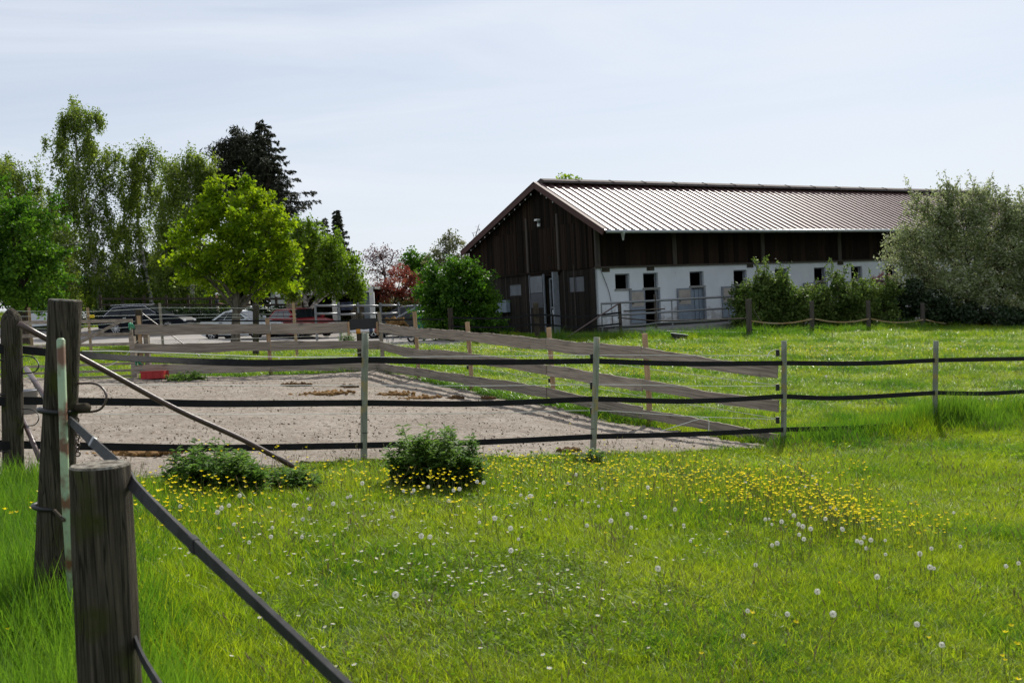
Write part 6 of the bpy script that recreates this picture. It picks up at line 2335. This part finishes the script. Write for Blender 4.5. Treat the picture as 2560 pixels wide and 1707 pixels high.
tall_lines = [(TP[0], TP[1], .2, .2), (TP[1], TP[2], .25, .15), (TP[2] + (TP[3] - TP[2]) * .12, TP[3], .45, 1.4), (TP[3], TP[4], .5, 1.3), (P2b, P1b, .5, 1.4), (LP, P2b, .4, .9), (RP[0], RP[4], .3, .35), (YP[0], YP[5], .6, .9),
              (DP[1], YP[0], .9, 1.1), (LPs[0], RP[0], .3, .4)]
gx, gy, gs, gi_ = [], [], [], []
for dens, y0, y1, s0 in ((430, 1.2, 4.5, .92), (330, 4.5, 7.5, .95), (200, 7.5, 11, 1.12), (120, 11, 16, 1.35), (62, 16, 24, 1.75), (34, 24, 34, 2.25), (19, 34, 50, 2.9)):
    x, y = frustum_pts(dens, y0, y1)
    patch = smooth_noise(x * .9, y * .9, 21)
    fine = smooth_noise(x * 3.1, y * 3.1, 22)
    hgt = .66 + .18 * patch + .2 * fine
    lush = np.zeros(len(x))
    for A, B, w_, amp in tall_lines:
        d = seg_dist(x, y, A, B)
        e = np.exp(-(d / w_) ** 2)
        hgt += amp * e
        lush += e
    # left foreground is long and lush
    lft = 1 / (1 + np.exp((x + .55 * y * .35 + .75) * 4)) * (y < 8)
    hgt += .85 * lft
    lush += .8 * lft
    far = (y > 14) & (x > 3)
    hgt *= np.where(far, 1.15, 1)
    hgt *= np.where(y > 18, .62, 1)
    sc_h = s0 * hgt * rng.uniform(.75, 1.25, len(x))
    sc_w = s0 * rng.uniform(.85, 1.15, len(x)) * (1 + .25 * np.clip(lush, 0, 1))
    clumpy = smooth_noise(x * 1.7, y * 1.7, 23)
    hgt_c = np.clip(clumpy - .25, 0, 1)
    sc_h = sc_h * (1 + .9 * hgt_c)
    dark = (lush * .8 + .9 * clumpy + .3 * fine + .35 * (y > 13) + rng.normal(0, .3, len(x))) > .55
    ii = np.where(dark, 5 + rng.integers(0, 3, len(x)), rng.integers(0, 5, len(x)))
    herb = (rng.uniform(0, 1, len(x)) < np.where(patch < -.35, .26, .04)) & (y < 16) & (lush < .25)
    ii = np.where(herb, 8 + rng.integers(0, 2, len(x)), ii)
    stalk = (rng.uniform(0, 1, len(x)) < .025 + .04 * (patch > .3)) & (lush < .3)
    ii = np.where(stalk, 10 + rng.integers(0, 2, len(x)), ii)
    sc_h = np.where(stalk, .8 * np.minimum(s0, 1.3), sc_h)
    sc_w = np.where(stalk, np.minimum(s0, 1.3), sc_w)
    gx.append(x)
    gy.append(y)
    gs.append(np.stack([sc_w, sc_w, sc_h], -1))
    gi_.append(ii)
scatter('grass', 'fresh green meadow grass', np.concatenate(gx), np.concatenate(gy), -.01, np.concatenate(gs), np.concatenate(gi_), tufts)
# grass bank behind the cars
n = 5200
x, y = rng.uniform(-46, 2, n), rng.uniform(61, 84, n)
k = free(x, y)
scatter('bank_grass', 'grass on the bank behind the parked cars', x[k], y[k], -.01, np.full(k.sum(), 4.0), rng.integers(0, 5, k.sum()), tufts)


# ---- flowers
def flower_head(kind, seed):
    rg_ = np.random.default_rng(seed)
    b = MB()
    fm = []
    if kind == 'buttercup':
        hgt = .26
        b.tube([(0, 0, 0), (.01, .005, hgt * .6), (.0, .01, hgt)], [.0016, .0014, .001], 3, cap=False)
        ns = len(b.f)
        for i in range(5):
            a = i * 1.2566
            c, s_ = math.cos(a), math.sin(a)
            c2, s2 = math.cos(a + .5), math.sin(a + .5)
            c3, s3 = math.cos(a - .5), math.sin(a - .5)
            r = .0175
            b.add([(0, .01, hgt), (c2 * r * .75, .01 + s2 * r * .75, hgt + .007), (c * r, .01 + s_ * r, hgt + .011), (c3 * r * .75, .01 + s3 * r * .75, hgt + .007)], [(0, 3, 2, 1)])
        fm = [0] * ns + [1] * 5
        mats = [M['stem'], M['yellow_petal']]
    elif kind == 'daisy':
        hgt = .085
        b.tube([(0, 0, 0), (.0, .0, hgt)], [.0014, .0012], 3, cap=False)
        ns = len(b.f)
        for i in range(9):
            a = i * .698
            b.add([(0, 0, hgt), (math.cos(a - .3) * .010, math.sin(a - .3) * .010, hgt + .001), (math.cos(a) * .0145, math.sin(a) * .0145, hgt + .0025), (math.cos(a + .3) * .010, math.sin(a + .3) * .010, hgt + .001)], [(0, 1, 2, 3)])
        b.add([(math.cos(i * 1.047) * .004, math.sin(i * 1.047) * .004, hgt + .004) for i in range(6)], [(0, 1, 2, 3, 4, 5)])
        fm = [0] * ns + [1] * 9 + [2]
        mats = [M['stem'], M['white_petal'], M['yellow_petal']]
    me = b.mesh(kind)
    for q in mats:
        me.materials.append(q)
    me.polygons.foreach_set('material_index', fm)
    return me


buttercup_me = [flower_head('buttercup', i) for i in range(1)]
daisy_me = flower_head('daisy', 1)


def dandelion_parts():
    b = MB()
    b.tube([(0, 0, 0), (.006, .004, .11), (.0, .0, .215)], [.0026, .0022, .0018], 5, cap=False)
    st_ = b.mesh('stem')
    st_.materials.append(M['stem'])
    n = 120
    V, F_, mi = [], [], []
    ga = math.pi * (3 - math.sqrt(5))
    for i in range(n):
        z = 1 - 2 * (i + .5) / n
        r = math.sqrt(1 - z * z)
        d = np.array([math.cos(ga * i) * r, math.sin(ga * i) * r, z])
        s_ = np.cross(d, (0.3, .2, 1))
        s_ /= np.linalg.norm(s_)
        t_ = np.cross(d, s_)
        tip, inn = d * .0195, d * .006
        k = len(V)
        V += [inn, tip + s_ * .0004, tip - s_ * .0004, tip]
        F_.append((k, k + 1, k + 2, k + 2))
        w_ = .0030
        k = len(V)
        V += [tip + s_ * w_, tip + t_ * w_, tip - s_ * w_, tip - t_ * w_]
        F_.append((k, k + 1, k + 2, k + 3))
    V = np.array(V) + np.array([0, 0, .233])
    me = bpy.data.meshes.new('seed_head')
    me.from_pydata([tuple(v) for v in V], [], [f if f[2] != f[3] else f[:3] for f in F_])
    me.materials.append(M['pappus'])
    c = MB()
    c.lathe((0, 0, .233), [(0, -.008), (.006, -.004), (.006, .003), (0, .007)], 8)
    co = c.mesh('core')
    co.materials.append(M['seed'])
    return st_, me, co


st_me, head_me, core_me = dandelion_parts()
dandelions = [(1196, 1294), (1283, 1328), (1303, 1334), (1285, 1388), (1575, 1289), (1610, 1290), (1525, 1311), (1480, 1311), (1567, 1314), (1684, 1282), (1715, 1304), (1730, 1334), (1648, 1439), (1078, 1339), (1248, 1305), (1060, 1353),
              (1005, 1222), (1018, 1223), (1036, 1223), (1070, 1217), (1133, 1228), (1155, 1233), (1195, 1215), (1205, 1212), (1301, 1235), (1315, 1235), (1330, 1237), (1322, 1251), (1123, 1253), (1411, 1203), (1505, 1213), (1436, 1196), (1490, 1251), (1456, 1241), (1745, 1246), (1619, 1228),
              (1924, 1284), (1909, 1296), (1933, 1294), (1972, 1271), (2031, 1264), (2078, 1258), (2086, 1265), (1953, 1314), (1987, 1311), (1984, 1295), (2024, 1308), (1996, 1325), (2029, 1326), (2075, 1304), (2105, 1312), (2101, 1328), (2007, 1336), (2005, 1351), (1935, 1354), (1937, 1363), (2182, 1286), (2137, 1346), (2166, 1340), (2211, 1338), (2159, 1363), (2172, 1357), (2216, 1376), (2384, 1273), (2400, 1352), (2332, 1372), (2296, 1392), (2336, 1408), (1884, 1410), (2195, 1454), (1860, 1505), (2045, 1492), (1968, 1526), (1863, 1579), (2070, 1557), (2306, 1558), (2351, 1614), (2547, 1398), (2522, 1411), (2330, 1429), (2150, 1360),
              (553, 1273), (546, 1290), (580, 1298), (575, 1260), (605, 1244), (445, 1260), (329, 1266), (370, 1235), (667, 1337), (773, 1267), (772, 1232), (823, 1268), (743, 1271), (868, 1231), (877, 1235), (910, 1217), (985, 1262), (978, 1281), (762, 1294), (680, 1299), (752, 1329), (617, 1345), (1000, 1509)]
far_d = [(1740, 873), (2037, 875), (2053, 884), (2070, 880), (2150, 870), (2160, 872), (2400, 868), (2390, 875), (2372, 870), (2470, 877), (2070, 946), (760, 878), (700, 897), (690, 895), (850, 893), (880, 890), (912, 884), (1430, 873), (1200, 872), (2500, 872), (2330, 874), (1900, 871), (1640, 868)]


def dandelion(px, py, label, group, sc):
    p = ground_at(px, py, .233 * sc * .72)
    p[2] = g1(p[0], p[1]) - .012
    root = thing('dandelion', label, 'dandelion', tuple(p), group)
    root.rotation_euler = (rng.normal(0, .09), rng.normal(0, .09), rng.uniform(0, 6.28))
    s_ = sc * rng.uniform(.55, .9)
    root.scale = (s_,) * 3
    link('stem', st_me, None, root)
    link('seed_head', head_me, None, root)
    link('seed_core', core_me, None, root)


for px, py in dandelions:
    dandelion(px, py, 'white dandelion clock in the meadow on the near side of the belt fence', 'dandelion clocks on the near side of the belt fence', 1.0)
for px, py in far_d:
    dandelion(px, py, 'white dandelion clock in the grass beyond the belt fence', 'dandelion clocks beyond the belt fence', 1.5)


def patch_points(patches, head):
    out = []
    for px, py, sx, sy, n in patches:
        for _ in range(n):
            p = ground_at(rng.normal(px, sx), rng.normal(py, sy), head)
            out.append((p[0], p[1]))
    return np.array(out)


bpat = [(1250, 1150, 90, 14, 130), (1450, 1150, 90, 16, 120), (1650, 1160, 110, 20, 150), (1800, 1185, 110, 22, 190), (1980, 1205, 90, 22, 200), (2100, 1255, 45, 16, 110), (2150, 1270, 90, 22, 110), (1880, 1230, 80, 18, 90), (2310, 1290, 90, 14, 40),
        (1500, 1210, 200, 30, 70), (990, 1195, 60, 20, 60), (1090, 1180, 60, 25, 60), (480, 1190, 60, 40, 120), (600, 1120, 45, 10, 45), (640, 1200, 60, 40, 55), (400, 1240, 50, 25, 50), (850, 1170, 60, 18, 50), (1200, 1230, 120, 30, 35), (2050, 1150, 80, 18, 30), (1650, 1200, 260, 60, 60), (2480, 1600, 60, 60, 8), (1950, 1480, 200, 100, 6), (20, 1550, 30, 40, 5), (60, 1250, 40, 20, 10)]
bp_pts = patch_points(bpat, .24)
order = np.argsort(bp_pts[:, 1])
bp_pts = bp_pts[order]
bsel = np.zeros(len(bp_pts), bool)
bsel[:300] = True
for x, y in bp_pts[bsel]:
    o = link('buttercup', buttercup_me[0], None, None, (x, y, g1(x, y) - .01), (rng.normal(0, .15), rng.normal(0, .15), rng.uniform(0, 6.28)))
    o.scale = (.82 * rng.uniform(.7, 1.2),) * 3
    tag(o, 'single yellow buttercup in the meadow before the belt fence', 'buttercup', 'buttercups before the belt fence')
fl_b = bpy.data.collections.new('buttercup_source')
add_source(fl_b, 'a_flower', buttercup_me[0])
rest = bp_pts[~bsel]
extra = patch_points([(2050, 880, 60, 6, 120), (1700, 880, 90, 8, 120), (1250, 880, 80, 6, 90), (2350, 880, 120, 6, 90), (1900, 900, 200, 20, 120), (230, 905, 60, 10, 40), (700, 905, 200, 8, 60), (1500, 935, 120, 10, 60)], .2)
extra = extra[free(extra[:, 0], extra[:, 1])]
scatter('buttercup_drift', 'drift of countless tiny buttercups along and beyond the belt fence', np.concatenate([rest[:, 0], extra[:, 0]]), np.concatenate([rest[:, 1], extra[:, 1]]), -.01,
        np.concatenate([rng.uniform(.6, 1.0, len(rest)), rng.uniform(.8, 1.3, len(extra))]), np.zeros(len(rest) + len(extra)), fl_b, tilt=.15)
dpat = [(1010, 1420, 140, 40, 34), (1300, 1470, 110, 50, 36), (700, 1340, 150, 40, 30), (450, 1370, 60, 20, 24), (820, 1300, 120, 20, 26), (1500, 1500, 120, 50, 14), (1350, 1250, 120, 20, 24), (1150, 1290, 120, 25, 30), (1100, 1600, 200, 60, 12), (1680, 1360, 120, 30, 14), (900, 1450, 200, 60, 22), (2000, 1200, 60, 12, 12), (650, 1480, 150, 60, 12), (1450, 1400, 300, 100, 24)]
dp_pts = patch_points(dpat, .08)
dp_pts = dp_pts[np.argsort(dp_pts[:, 1])]
for x, y in dp_pts[:300]:
    o = link('daisy', daisy_me, None, None, (x, y, g1(x, y) + .012), (rng.normal(0, .2), rng.normal(0, .2), rng.uniform(0, 6.28)))
    o.scale = (rng.uniform(.7, 1.0),) * 3
    tag(o, 'small white daisy low in the near meadow grass', 'daisy', 'daisies in the near meadow')
fl_d = bpy.data.collections.new('daisy_source')
add_source(fl_d, 'a_flower', daisy_me)
rest = dp_pts[300:]
if len(rest):
    scatter('daisy_drift', 'sprinkle of further daisies in the meadow', rest[:, 0], rest[:, 1], .012, rng.uniform(.9, 1.3, len(rest)), np.zeros(len(rest)), fl_d, tilt=.2)


# ---- tall weed clumps by the belt fence
def weed_clump(label, px, py, w_px, h_px, Yd, n_stem, seed, spill=1.0):
    rg = np.random.default_rng(seed)
    k = Yd / FPX
    b0 = ground_at(px, py)
    Yd = b0[1]
    k = Yd / FPX
    base = np.array([b0[0], b0[1], g1(b0[0], b0[1])])
    root = thing('weed_clump', label, 'weed clump', tuple(base))
    w = MB()
    Vs, n0 = [], 0
    Fs = []
    for i in range(n_stem):
        a, q = rg.uniform(0, 6.283), math.sqrt(rg.uniform(0, 1))
        f = base + np.array([math.cos(a) * q * w_px * k * .75, math.sin(a) * q * w_px * k * .5, 0])
        f[2] = g1(f[0], f[1])
        H = h_px * k * (1.12 - .6 * q * q) * rg.uniform(.5, 1.15)
        ln = np.array([math.cos(a), math.sin(a), 0]) * H * .38 * q + rg.normal(0, .03, 3) * np.array([1, 1, 0])
        path = [f - np.array([0, 0, .02]), f + np.array([0, 0, H * .5]) + ln * .4, f + np.array([0, 0, H]) + ln]
        w.tube(path, [.004, .003, .0015], 3, cap=False)
        m_ = int(48 * H / .5)
        u = rg.uniform(.05, 1, m_)
        p = np.array([path[0] + (path[2] - path[0]) * uu for uu in u])
        la = rg.uniform(0, 6.283, m_)
        out = np.stack([np.cos(la), np.sin(la), rg.uniform(.1, .9, m_)], -1)
        out = unit(out)
        L = rg.uniform(.07, .15, (m_, 1)) * (1.15 - .5 * u[:, None])
        sd = unit(np.cross(out, np.array([0, 0, 1.0])))
        tip = p + out * L + np.array([0, 0, -1]) * L * .25
        mid = p + out * L * .55
        V = np.stack([p, mid + sd * L * .15, tip, mid - sd * L * .15], 1).reshape(-1, 3)
        Vs.append(V)
        Fs.append(np.arange(m_ * 4).reshape(m_, 4) + n0)
        n0 += m_ * 4
    w.build('stems', M['stem'], root, loc=base)
    link('leaves', np_mesh('leaves', np.concatenate(Vs) - base, np.concatenate(Fs), M['weed']), None, root)
    return root


weed_clump('bushy dark green weed clump with feathery leaves to the right of the first thin post', 1090, 1218, 125, 140, 10.2, 240, 91)
weed_clump('dark weed clump full of buttercups under the rusty brace pipe', 540, 1240, 140, 112, 9.35, 220, 92)
weed_clump('low grey-green weeds at the foot of the rusty brace pipe', 730, 1225, 80, 50, 9.6, 70, 93)
weed_clump('tuft of weeds at the foot of the second thin post', 1478, 1165, 26, 42, 11.9, 26, 94)
weed_clump('leafy plant beside the yard behind the striped jump pole', 868, 862, 22, 30, 30, 26, 95)
weed_clump('low weeds along the bottom board behind the red crate', 470, 955, 60, 26, 24.4, 50, 96)
